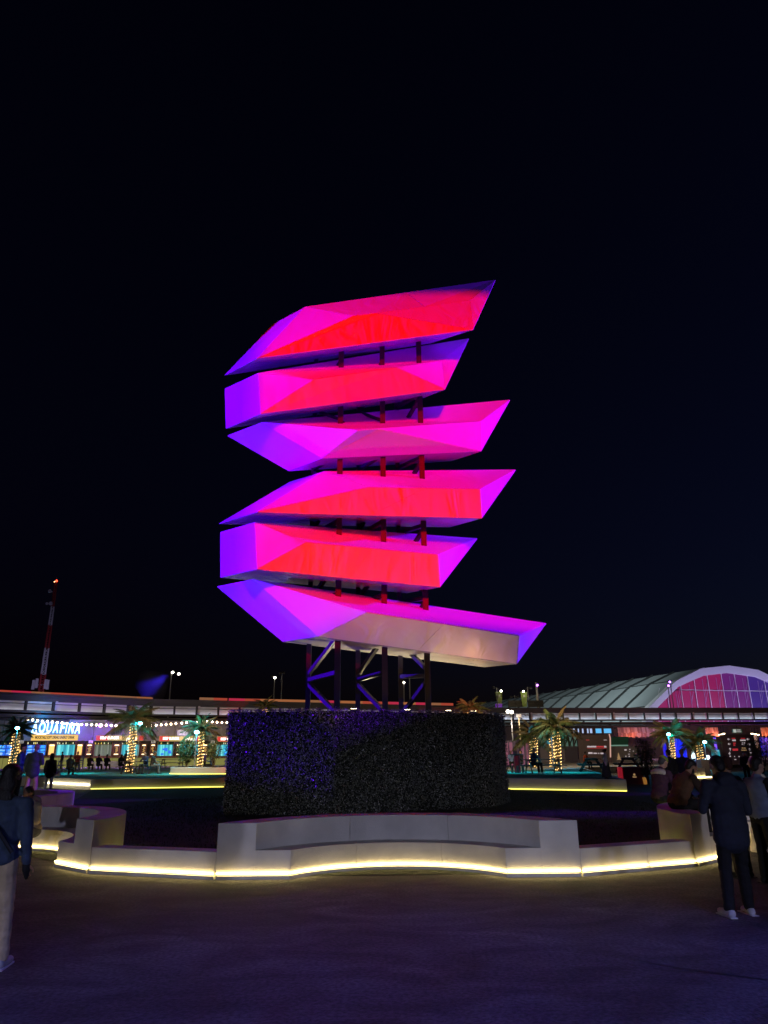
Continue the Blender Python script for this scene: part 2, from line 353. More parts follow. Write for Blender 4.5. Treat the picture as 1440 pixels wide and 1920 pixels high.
# ================================================================== SCULPTURE
def paint():
    m = bpy.data.materials.new('sculpture_paint'); m.use_nodes = True; nt = m.node_tree; b = nt.nodes['Principled BSDF']; L = nt.links.new
    b.inputs['Base Color'].default_value = (0.68, 0.68, 0.68, 1); b.inputs['Roughness'].default_value = 0.42; b.inputs['Specular IOR Level'].default_value = 0.5
    tc = nt.nodes.new('ShaderNodeTexCoord'); mp = nt.nodes.new('ShaderNodeMapping'); mp.inputs['Scale'].default_value = (1.0, 0.6, 0.35); mp.inputs['Rotation'].default_value = (0, R(25), 0)
    n = nt.nodes.new('ShaderNodeTexNoise'); n.inputs['Scale'].default_value = 1.1; n.inputs['Detail'].default_value = 2; n.inputs['Distortion'].default_value = 1.2
    L(tc.outputs['Object'], mp.inputs[0]); L(mp.outputs[0], n.inputs['Vector'])
    bp = nt.nodes.new('ShaderNodeBump'); bp.inputs['Strength'].default_value = 0.25; bp.inputs['Distance'].default_value = 0.12
    L(n.outputs['Fac'], bp.inputs['Height']); L(bp.outputs[0], b.inputs['Normal'])
    n2 = nt.nodes.new('ShaderNodeTexNoise'); n2.inputs['Scale'].default_value = 0.9; n2.inputs['Detail'].default_value = 6
    L(tc.outputs['Object'], n2.inputs['Vector'])
    r = nt.nodes.new('ShaderNodeMapRange'); r.inputs[1].default_value = 0.3; r.inputs[2].default_value = 0.7; r.inputs[3].default_value = 0.35; r.inputs[4].default_value = 0.5
    L(n2.outputs['Fac'], r.inputs[0]); L(r.outputs[0], b.inputs['Roughness'])
    return m
M_PAINT = paint()
M_POLISH = mat('polished_underside', (0.72, 0.70, 0.68), 0.2, 0.4)
def waves():
    nt = M_POLISH.node_tree; b = nt.nodes['Principled BSDF']; tc = nt.nodes.new('ShaderNodeTexCoord')
    mp = nt.nodes.new('ShaderNodeMapping'); mp.inputs['Scale'].default_value = (1, .45, 1); n_ = nt.nodes.new('ShaderNodeTexNoise'); n_.inputs['Scale'].default_value = 1.6; n_.inputs['Detail'].default_value = 3; n_.inputs['Distortion'].default_value = .8
    bp = nt.nodes.new('ShaderNodeBump'); bp.inputs['Strength'].default_value = .5; bp.inputs['Distance'].default_value = .08
    nt.links.new(tc.outputs['Object'], mp.inputs[0]); nt.links.new(mp.outputs[0], n_.inputs['Vector']); nt.links.new(n_.outputs['Fac'], bp.inputs['Height']); nt.links.new(bp.outputs[0], b.inputs['Normal'])
waves()
M_STEEL = mat('dark_steel', (0.014, 0.013, 0.015), 0.5, 0.1)
sculpture = thing('sculpture', 'tall sculpture of six angular blades stacked on a steel frame, lit red and violet', 'sculpture', (0.2, 24.5, 2.95))
SO = Vector((0.2, 24.5, 2.95))
Y0 = 23.4
PANEL_F = [None]
def blade(vs, faces):
    """vs: name -> world point; faces: lists of names. Closed core plus proud facet panels."""
    names = list(vs); cen = sum((vs[n] for n in names), Vector()) / len(names)
    core = MB(); core.add([(vs[n] - SO) for n in names], [tuple(names.index(k) for k in f) for f in faces])
    me = core.mesh('blade'); bm = bmesh.new(); bm.from_mesh(me); bmesh.ops.recalc_face_normals(bm, faces=bm.faces); bm.to_mesh(me); bm.free()
    body = put('blade', me, M_PAINT, sculpture)
    for f in faces:
        PANEL_F[0] = f
        pts = [vs[k] - SO for k in f]
        nrm = Vector()
        for i in range(len(pts)):
            a, b2 = pts[i], pts[(i + 1) % len(pts)]; nrm += a.cross(b2)
        nrm.normalize(); fc = sum(pts, Vector()) / len(pts)
        if nrm.dot(fc - (cen - SO)) < 0: nrm = -nrm; pts = pts[::-1]
        strips = [pts]
        if len(pts) == 4:
            n1 = (pts[1] - pts[0]).cross(pts[2] - pts[0]).normalized()
            if (pts[1] - pts[0]).length < (pts[2] - pts[1]).length: pts = pts[1:] + pts[:1]
            L_ = min((pts[1] - pts[0]).length, (pts[2] - pts[3]).length)
            if abs(n1.dot(pts[3] - pts[0])) < .03 and L_ > 3.5:
                k_ = int(round(L_ / 2.6)); strips = [[pts[0].lerp(pts[1], a / k_), pts[0].lerp(pts[1], (a + 1) / k_), pts[3].lerp(pts[2], (a + 1) / k_), pts[3].lerp(pts[2], a / k_)] for a in range(k_)]
        for st_ in strips: panel(st_, nrm, body)
    return
def panel(pts, nrm, body):
    if True:
        fc = sum(pts, Vector()) / len(pts); f = PANEL_F[0]
        q = [p + (fc - p).normalized() * 0.012 for p in pts]; n = len(q)
        tris = [(0, i, i + 1) for i in range(1, n - 1)]
        mb = MB(); top = [p + nrm * 0.014 for p in q]; bot = [p - nrm * 0.01 for p in q]
        fs = [tuple(n + i for i in t) for t in tris] + [(i, (i + 1) % n, n + (i + 1) % n, n + i) for i in range(n)]
        mb.add(bot + top, fs).build('facet_panel', M_POLISH if set('DGI') <= set(f) else M_PAINT, body)
def V(px, py, dy): return P(px, py, Y0 + dy)
def mk(kind, A, B, D, E, F, Gp, H, I, A2=None, C=None, K=None, d=None):
    d = d or {}
    dd = dict(A=4.4, A2=4.5, B=1.3, C=2.4, D=0.45, E=0.0, F=0.5, G=0.9, H=2.6, I=3.2, K=0.1)
    if kind == 'vee': dd.update(A=4.2, B=1.9, D=1.2, G=2.0, C=3.3, I=3.9)
    dd.update(d)
    vs = dict(A=V(*A, dd['A']), B=V(*B, dd['B']), D=V(*D, dd['D']), E=V(*E, dd['E']), F=V(*F, dd['F']), G=V(*Gp, dd['G']), H=V(*H, dd['H']), I=V(*I, dd['I']))
    def flush(name, px, a, b, c, lo, hi):        # slide the corner along its ray until the facet is flat
        n_ = (vs[b] - vs[a]).cross(vs[c] - vs[a]); d_ = ray(*px); o_ = Vector((0, 0, CAMH)); dn = d_.dot(n_)
        if abs(dn) < 1e-6: return
        y = d_.y * (vs[a] - o_).dot(n_) / dn; vs[name] = P(px[0], px[1], min(max(y, Y0 + lo), Y0 + hi))
    if not K: flush('G', Gp, 'E', 'F', 'D', -.3, 3.0)
    if 'H' not in d: flush('H', H, 'B', 'E', 'F', 1.5, 5.0)
    front = ['D', 'G', 'F', 'E']
    fr = [front]
    top = ['B', 'E', 'F', 'H']
    if K:
        vs['K'] = V(*K, dd['K']); fr = [['D', 'G', 'K', 'E'], ['G', 'F', 'K']]; top = ['B', 'E', 'K', 'F', 'H']
        top = None; tops = [['B', 'E', 'K'], ['B', 'K', 'F', 'H']]
    else: tops = [['E', 'F', 'H', 'B']]
    if kind == 'vee':
        vs['C'] = V(*C, dd['C']); flush('C', C, 'A', 'B', 'D', 1.0, 5.5)
        faces = [['A', 'C', 'D', 'B'], ['C', 'I', 'G', 'D'], ['A', 'H', 'I', 'C'], ['A', 'B', 'H']]
    elif kind == 'tip':
        vs['A2'] = V(*A2, dd['A2']); flush('A2', A2, 'A', 'B', 'D', 1.5, 7.0)
        faces = [['A', 'D', 'B', 'A2'], ['A', 'I', 'G', 'D'], ['A', 'A2', 'H', 'I'], ['A2', 'B', 'H']]
    else:
        vs['A2'] = V(*A2, dd['A2']); flush('A2', A2, 'A', 'B', 'D', 1.5, 7.0)       # A2 upper left, A lower left
        faces = [['A', 'D', 'B', 'A2'], ['A', 'I', 'G', 'D'], ['A', 'A2', 'H', 'I'], ['A2', 'B', 'H']]
    faces += [['B', 'D', 'E'], ['F', 'G', 'H'], ['G', 'I', 'H']] + fr + tops
    blade(vs, faces)
Ts = {'K': 0.45, 'F': 2.3, 'G': 0.45, 'D': 0.2, 'E': 0.35, 'B': 1.7, 'H': 4.5}
mk('tip', (421, 704), (573, 575.6), (482, 672), (662, 593), (881, 564), (887, 618), (929, 525), (808, 643), A2=(513, 607.6), K=(704, 588), d=Ts)
mk('box', (424, 803.5), (484, 700), (489, 776), (589, 712), (829, 677), (834, 730), (879, 635), (791, 747), A2=(422, 729), K=(744, 690), d={**Ts, 'D': 0.5, 'B': 1.0, 'A': 4.6, 'A2': 5.0})
mk('vee', (426.7, 817), (491, 792), (604, 859), (671, 807), (901, 791), (902, 846), (956, 750), (847, 864), C=(541, 883), K=(709, 804), d={'K': 0.2, 'F': 2.4, 'G': 1.9, 'H': 4.5})
mk('tip', (411, 982), (607.6, 884), (482.5, 960), (691.6, 914), (900, 918), (903, 971.5), (967, 881), (843.7, 988), A2=(543.5, 903.8), d={'D': 0.1, 'E': 0.4, 'F': 0.8, 'G': 0.5, 'B': 1.7, 'H': 4.0})
mk('box', (413.5, 1082.6), (478, 979.6), (482.6, 1067), (574, 1017), (821, 1040.6), (824.8, 1100.6), (894.7, 1010), (764.7, 1111.5), A2=(413.5, 998), d={'D': 0.35, 'E': 0.4, 'F': 0.8, 'G': 0.6, 'B': 0.95, 'H': 4.0, 'A': 4.5, 'A2': 4.9})
mk('vee', (407, 1100), (475, 1086), (597, 1193), (688, 1148), (973, 1192), (969, 1244), (1024, 1169), (909, 1250.5), C=(530, 1203))
# steel frame
top_z = P(630, 640, 25.3).z
fronts = [G(x, 1322, 2.98).xy for x in (632, 722, 803)]
def colpos(px, Y): d = ray(px, 1318); t = Y / d.y; return Vector((d.x * t, Y, 0))
CF = [colpos(632, 25.0), colpos(722, 25.15), colpos(803, 25.3)]; CB = [colpos(577, 26.4), colpos(671, 26.55), colpos(752, 26.7)]
for c in CF:
    MB().beam((c.x - SO.x, c.y - SO.y, 0.0), (c.x - SO.x, c.y - SO.y, top_z - SO.z), 0.20, 0.20).build('column', M_STEEL, sculpture)
for c in CB:
    MB().beam((c.x - SO.x, c.y - SO.y, 0.0), (c.x - SO.x, c.y - SO.y, top_z - SO.z), 0.17, 0.17).build('column', M_STEEL, sculpture)
def brace(a, za, b, zb, w=0.13):
    MB().beam((a.x - SO.x, a.y - SO.y, za - SO.z), (b.x - SO.x, b.y - SO.y, zb - SO.z), w).build('brace', M_STEEL, sculpture)
for i in range(3):
    f, b_ = CF[i], CB[i]
    if i == 2: f, b_ = b_, f
    z = 2.95; k = 0
    while z < top_z - 1.2:
        brace(f, z + 0.05, b_, z + 1.15); brace(b_, z + 1.3, f, z + 1.42, 0.14); brace(b_, z + 1.5, f, z + 2.65)
        z += 2.75
for i in range(2):
    for z in (5.6, 8.4, 11.1, 13.8):
        if z < top_z:
            brace(CB[i], z, CB[i + 1], z + 0.05, 0.12); brace(CF[i], z + 0.15, CB[i + 1], z + 0.2, 0.10)

# hedge block under it
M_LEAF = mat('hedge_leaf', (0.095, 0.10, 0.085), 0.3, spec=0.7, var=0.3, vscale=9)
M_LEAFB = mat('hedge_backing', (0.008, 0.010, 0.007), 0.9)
hz = 3.0
hp = [G(427, 1333, hz), G(628, 1330, hz), G(917, 1335.5, hz), G(947, 1341, hz)]
hc = [Vector((p.x, p.y)) for p in hp]
hedge = thing('hedge', 'square block of dark glossy hedge that carries the sculpture, one side lit purple', 'hedge', (hc[1].x, hc[1].y, 0))
back = [hc[3] + Vector((-1.5, 5.5)), hc[0] + Vector((2.5, 4.5))]
poly = hc + back
def shrink(pl, k):
    c = sum(pl, Vector((0, 0))) / len(pl); return [p + (c - p).normalized() * k for p in pl]
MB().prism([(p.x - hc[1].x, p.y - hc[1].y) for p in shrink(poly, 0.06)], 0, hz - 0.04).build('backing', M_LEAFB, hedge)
lf = MB()
def leaf(p, n):
    n = (n + Vector((rnd.gauss(0, .55), rnd.gauss(0, .55), rnd.gauss(0.1, .5)))).normalized()
    u = n.cross(Vector((rnd.uniform(-1, 1), rnd.uniform(-1, 1), rnd.uniform(-1, 1)))).normalized(); w = n.cross(u)
    a = rnd.uniform(0.024, 0.042); b2 = a * 0.55
    lf.add([p - u * a, p + w * b2 - n * 0.006, p + u * a, p - w * b2 - n * 0.006], [(0, 1, 2, 3)])
n = len(poly)
for i in range(n):
    a, b2 = poly[i], poly[(i + 1) % n]; d = b2 - a; L = d.length; nn = Vector((d.y, -d.x, 0)).normalized()
    cnt = int(L * hz * (560 if i < 3 else 90))
    for k in range(cnt):
        s = rnd.random(); z = rnd.uniform(0, hz + 0.02); off = abs(rnd.gauss(0, 0.018))
        leaf(Vector((a.x + d.x * s - hc[1].x, a.y + d.y * s - hc[1].y, z)) + nn * (off - 0.02), nn)
    for k in range(int(L * 60)):
        s = rnd.random(); leaf(Vector((a.x + d.x * s - hc[1].x, a.y + d.y * s - hc[1].y, hz + abs(rnd.gauss(0, 0.03)))) - nn * rnd.uniform(0, 0.25), Vector((0, 0, 1)))
tag(lf.build('leaves', M_LEAF, hedge), kind='stuff')
M_GLINT = mat('leaf_tip', (0.75, 0.72, 0.75), 0.35)  # pale chips paint the glints on the hedge leaves
glints = MB()
for i in range(4):
    a, b2 = poly[i], poly[(i + 1) % n]; d = b2 - a; L = d.length; nn = Vector((d.y, -d.x, 0)).normalized()
    if i > 1: continue
    for iu in range(int(L / .085)):
        for iz in range(int(hz / .085)):
            if rnd.random() < .45: continue
            p_ = Vector((a.x + d.x / L * (iu + rnd.uniform(.1, .9)) * .085 - hc[1].x, a.y + d.y / L * (iu + rnd.uniform(.1, .9)) * .085 - hc[1].y, (iz + rnd.uniform(.1, .9)) * .085)) + nn * rnd.uniform(.015, .05)
            m_ = (nn + Vector((rnd.gauss(0, .4), rnd.gauss(0, .4), rnd.gauss(.1, .4)))).normalized(); u = m_.cross(Vector((rnd.uniform(-1, 1), .2, rnd.uniform(-1, 1)))).normalized(); w = m_.cross(u); r_ = rnd.uniform(.006, .013)
            glints.add([p_ - u * r_, p_ + w * r_, p_ + u * r_, p_ - w * r_], [(0, 1, 2, 3)])
tag(glints.build('leaf_tips', M_GLINT, hedge), kind='stuff')
# uplights on the turf that wash the undersides
M_BLACK = mat('black_plastic', (0.02, 0.02, 0.022), 0.5)
M_LENS = glow('warm_lens', (1, 0.8, 0.45), 20)
for i, (x, y, tx) in enumerate(((-1.6, 20.3, -1.0), (1.9, 20.3, 2.2))):
    t = thing('uplight', ['small black uplight on the turf under the blades, hedge corner behind it', 'small black uplight on the turf nearer the brown vest man'][i], 'floodlight', (x, y, 0), 0, 'uplights hidden behind the front bench')
    MB().box((0, 0, 0.13), (0.28, 0.18, 0.14), M=Matrix.Rotation(R(20), 3, 'X')).build('housing', M_BLACK, t)
    MB().box((0, 0, 0.035), (0.3, 0.2, 0.06)).build('bracket', M_BLACK, t)
    spot('uplight_lamp', (x, y, 0.26), (tx, 23.8, 14.0), (1.0, 0.58, 0.24), 130, 66, 0.25, 0.1)

# unseen barn doors added to cut the show floods' spill (on masts outside the picture)
for k_, (nm_, lo_, ta_, co_, en_, (a0_, a1_), (e0_, e1_)) in enumerate(FLOODS):
    f_ = (Vector(ta_) - Vector(lo_)).normalized(); x_ = f_.cross(Vector((0, 0, 1))).normalized(); y_ = x_.cross(f_)
    t = thing('show_floodlight', ['violet show floodlight with barn doors on its mast beyond the stalls side', 'violet show floodlight with barn doors on its mast beyond the hangar side', 'red show floodlight with barn doors on a tall mast behind the camera', 'high violet show floodlight with barn doors on the tallest mast of the stalls side'][k_], 'floodlight', (lo_[0], lo_[1], 0))
    o_ = Vector((0, 0, lo_[2])); D = 2.0; tn = lambda d: math.tan(R(d)) * D
    def door(p, q, u, v, w):                      # edge p-q, swung out by w
        MB().add([p, q, q + w, p + w, p + f_ * .02, q + f_ * .02, q + w + f_ * .02, p + w + f_ * .02], [(0, 1, 2, 3), (7, 6, 5, 4), (0, 4, 5, 1), (2, 6, 7, 3), (1, 5, 6, 2), (0, 3, 7, 4)]).build('barn_door', M_BLACK, t)
    c_ = o_ + f_ * D; W_ = 1.3
    door(c_ + x_ * tn(a0_) - y_ * 2.2, c_ + x_ * tn(a0_) + y_ * 2.2, 0, 0, -x_ * W_)
    door(c_ + x_ * tn(a1_) - y_ * 2.2, c_ + x_ * tn(a1_) + y_ * 2.2, 0, 0, x_ * W_)
    door(c_ + f_ * .03 + y_ * tn(e0_) - x_ * 2.2, c_ + f_ * .03 + y_ * tn(e0_) + x_ * 2.2, 0, 0, -y_ * W_)
    door(c_ + f_ * .03 + y_ * tn(e1_) - x_ * 2.2, c_ + f_ * .03 + y_ * tn(e1_) + x_ * 2.2, 0, 0, y_ * W_)
    MB().beam(o_ - f_ * .7, o_ - f_ * .2, .6, .5).build('housing', M_BLACK, t)
    for sx_ in (-1, 1): MB().beam(o_ - f_ * .5 + x_ * sx_ * .4, c_ + x_ * sx_ * 1.6 + f_ * .06, .05).build('arm', M_BLACK, t)
    MB().tube([(-f_.x * .8, -f_.y * .8, 0), (-f_.x * .8, -f_.y * .8, lo_[2] + .4)], [.14, .09], 8).build('mast', M_STEEL, t)

for i, (x, y) in enumerate(((-0.9, 27.2), (1.7, 27.3))):
    t = thing('uplight', ['small uplight on top of the hedge block under the left bay of the steel frame', 'small uplight on top of the hedge block under the right bay of the steel frame'][i], 'floodlight', (x, y, 2.96), 0, 'uplights on top of the hedge block')
    MB().box((0, 0, .05), (.26, .2, .1)).build('housing', M_BLACK, t); MB().box((0, 0, .105), (.2, .14, .012)).build('lens', M_LENS, t)
    spot('uplight_lamp', (x, y, 3.12), (x * 1.2, y + .3, 12), (1.0, .80, .46), 330, 125, .4, .08)  # lamps added to brighten the blade undersides
for i, x in enumerate((-1.0, 0.7, 2.1, 3.0)):
    y = 22.5 + (x + 1.55) * (hc[2].y - hc[1].y) / (hc[2].x - hc[1].x) + .30
    t = thing('uplight', ['uplight on the front edge of the hedge block nearest its lit corner', 'second uplight along the front edge of the hedge block from its lit corner', 'third uplight along the front edge of the hedge block from its lit corner', 'uplight on the front edge of the hedge block nearest the hangar'][i], 'floodlight', (x, y, 2.96), 0, 'uplights along the front edge of the hedge block')
    MB().box((0, 0, .04), (.24, .12, .08)).build('housing', M_BLACK, t); MB().box((0, 0, .083), (.18, .08, .008)).build('lens', M_LENS, t)
    spot('uplight_lamp', (x, y, 3.10), (x + (1.4 if i > 1 else .3), y + .7, 5.4), (1.0, .44, .17), 38 + 22 * (i > 1), 140, .8, .06)  # lamps added to warm the front facet of the lowest blade
# ================================================================== BUILDINGS BEHIND
M_DARK = mat('dark_steelwork', (0.035, 0.032, 0.036), 0.6)
M_ROOF = mat('roof_sheet', (0.07, 0.068, 0.075), 0.6, var=0.15, vscale=0.6)
M_PANEL = mat('pale_panel', (0.62, 0.60, 0.62), 0.55, var=0.12, vscale=0.5, bump=0.3, bscale=1.2)
M_WALL = mat('grey_wall', (0.30, 0.28, 0.31), 0.8, var=0.12, vscale=0.5)
M_TUBE2 = glow('blue_cool_tube', (0.66, 0.80, 1.0), 9.0)
M_TUBE = glow('cool_tube', (0.85, 0.86, 1.0), 5)
FASC = [glow('fascia_pink', (0.75, 0.03, 0.10), 0.55), glow('fascia_tan', (0.75, 0.25, 0.09), 0.42), glow('fascia_orange', (0.8, 0.11, 0.06), 0.42), glow('fascia_peach', (0.62, 0.26, 0.12), 0.38)]  # light on the printed strips is put in as their own glow
WZ = 7.5
wpts = [G(0, 1294, WZ), G(287, 1308, WZ), G(600, 1315, WZ), G(930, 1325, WZ), G(1440, 1325, WZ)]
wpts = [Vector((p.x, p.y)) for p in wpts]
wpts.insert(0, wpts[0] + (wpts[0] - wpts[1]).normalized() * 16); wpts.append(wpts[-1] + (wpts[-1] - wpts[-2]).normalized() * 30)
walk = thing('raised_walkway', 'long raised walkway with a flat roof and pale lit panels running behind the plaza', 'walkway', (wpts[2].x, wpts[2].y, 0))
WO = Vector((wpts[2].x, wpts[2].y, 0))
for i in range(len(wpts) - 1):
    pl = Plane(wpts[i], wpts[i + 1]); L = (wpts[i + 1] - wpts[i]).length; n = max(1, round(L / 2.5)); w = L / n
    at = lambda u, z, o=0.0: pl.at(u, z, o) - WO
    right = i >= 4
    zt = WZ if not right else WZ - 0.0
    MB().box(at(L / 2, zt - 0.30, -3.0), (L + 0.1, 6.2, 0.30), pl.rz).build('roof', M_ROOF, walk)
    MB().box(at(L / 2, zt - 0.66, -0.2), (L, 0.35, 0.42), pl.rz).build('beam', M_ROOF, walk)
    MB().box(at(L / 2, zt - 1.84, 0.0), (L, 0.30, 0.22), pl.rz).build('beam', M_DARK, walk)
    MB().box(at(L / 2, zt - 2.25, -1.6), (L, 3.2, 0.30), pl.rz).build('floor_slab', M_DARK, walk)
    MB().box(at(L / 2, zt - 2.62, -0.1), (L, 0.2, 0.2), pl.rz).build('beam', M_DARK, walk)
    MB().box(at(L / 2, zt - 1.12, -0.02), (L, 0.06, 0.06), pl.rz).build('rail', M_DARK, walk)
    MB().tube([at(0.1, zt - 1.76, -0.26), at(L - 0.1, zt - 1.76, -0.26)], 0.04, 6).build('light_tube', M_TUBE2 if i >= 3 else M_TUBE, walk)  # hidden tube added behind the beam to light the panels
    for k in range(n):
        MB().box(at((k + 0.5) * w, zt - 1.30, -0.55 + rnd.uniform(-.02, .02)), (w - 0.12, 0.05, 0.92), pl.rz, M=Matrix.Rotation(pl.rz, 3, 'Z') @ Matrix.Rotation(R(rnd.uniform(-4, 1)), 3, 'X')).build('panel', M_PANEL, walk)
        MB().box(at(k * w, zt - 1.34, -0.15), (0.16, 0.22, 0.96), pl.rz).build('mullion', M_DARK, walk)
        if k % 5 == 2:
            MB().box(at(k * w + 0.22, zt - 1.3, -0.1), (0.22, 0.2, 1.0), pl.rz).build('post', M_PANEL, walk)
            MB().box(at(k * w, (zt - 2.4) / 2 + 0.2, -1.2), (0.28, 0.28, zt - 2.5), pl.rz).build('column', M_DARK, walk)
# lit fascia strips along the roof edge
def fascia(px0, px1, py0, py1, label):
    a, b = G(px0, py0, WZ), G(px1, py1, WZ); pl = Plane(a, b); L = (b - a).length; n = max(2, int(L / 1.8))
    t = thing('fascia_screen', label, 'lit fascia', pl.at(0, WZ, 0.25), pl.rz, 'glowing fascia strips along the walkway roof')
    MB().box((L / 2, 0.1, 0.0), (L, 0.10, 0.34)).build('frame', M_DARK, t)
    for k in range(n):
        MB().box(((k + .5) * L / n, 0.02, 0.0), (L / n - 0.015, 0.08, 0.30)).build('screen_panel', rnd.choice(FASC), t)
fascia(-20, 284, 1296, 1310.5, 'glowing pink and tan strip on the roof edge above the blue lit sign')
fascia(373, 425, 1310.5, 1312, 'short glowing pink strip on the roof edge above the small palm beside the hedge')
fascia(428, 848, 1312, 1321, 'long glowing pink strip on the roof edge behind the steel frame')

# --- lower wall and stalls on the left
sp0, sp1 = P(0, 1400, 70), P(420, 1400, 80)
S = Plane(sp0, sp1)
def su(px, py=1400): return S.uv(px, py)[0]
def szz(px, py): return S.uv(px, py)[1]
uL, uR = su(-60), su(640)
bw = thing('rear_wall', 'plain grey wall behind the food stalls under the walkway', 'wall', S.at(uL, TZ, -0.9), S.rz)
nseg = 14; Lw = uR - uL
for k in range(nseg):
    MB().box(((k + .5) * Lw / nseg, 0.15, 2.25), (Lw / nseg - 0.03, 0.3, 4.5)).build('wall_panel', M_WALL, bw)
M_STALL = mat('stall_black_board', (0.035, 0.028, 0.03), 0.6)
M_WOOD = mat('warm_wood', (0.22, 0.09, 0.035), 0.55, var=0.3, vscale=6)
M_BOARD_Y = glow('lit_yellow_board', (1.0, 0.60, 0.13), 0.95)
M_BOARD_R = glow('lit_red_board', (0.9, 0.07, 0.06), 0.8)
M_BOARD_G = glow('lit_olive_board', (0.75, 0.55, 0.15), 0.6)
M_WHITE_L = glow('lit_white_letters', (1.0, 0.97, 0.85), 2.0)
M_TEXTD = mat('black_print', (0.02, 0.02, 0.02), 0.6)
M_CYANWIN = [glow('cyan_curtain', (0.10, 0.75, 0.85), 0.75), glow('pale_cyan_curtain', (0.22, 0.85, 0.85), 0.95), glow('teal_curtain', (0.05, 0.45, 0.60), 0.7)]
M_GREYC = [glow('dim_curtain', (0.28, 0.33, 0.24), 0.5), glow('dim_curtain_fold', (0.16, 0.20, 0.14), 0.5), glow('dim_curtain_edge', (0.4, 0.45, 0.36), 0.5)]
M_BLUESCR = [glow('blue_menu_screen', (0.03, 0.17, 0.95), 1.0), glow('light_blue_menu', (0.05, 0.55, 1.0), 1.3), glow('pale_menu', (0.5, 0.85, 1.0), 1.1)]
M_LANT = glow('lantern_panel', (1.0, 0.58, 0.16), 1.3)
M_LANT2 = glow('lantern_top', (1.0, 0.75, 0.4), 3.0)
M_POSTER = mat('poster_dark', (0.07, 0.03, 0.035), 0.6)
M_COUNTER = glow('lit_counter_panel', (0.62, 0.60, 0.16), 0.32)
M_BOTT = [glow('backlit_bottle', (1.0, 0.75, 0.15), 0.9), glow('backlit_pale_bottle', (0.9, 0.9, 0.5), 0.9), mat('green_bottle', (0.1, 0.3, 0.05), 0.2)]
M_TAG = mat('white_tag', (0.8, 0.8, 0.8), 0.6, emit=(0.5, 0.5, 0.5), estr=0.3)
def stall_local(px, py, u0): u, z = S.uv(px, py); return u - u0, z
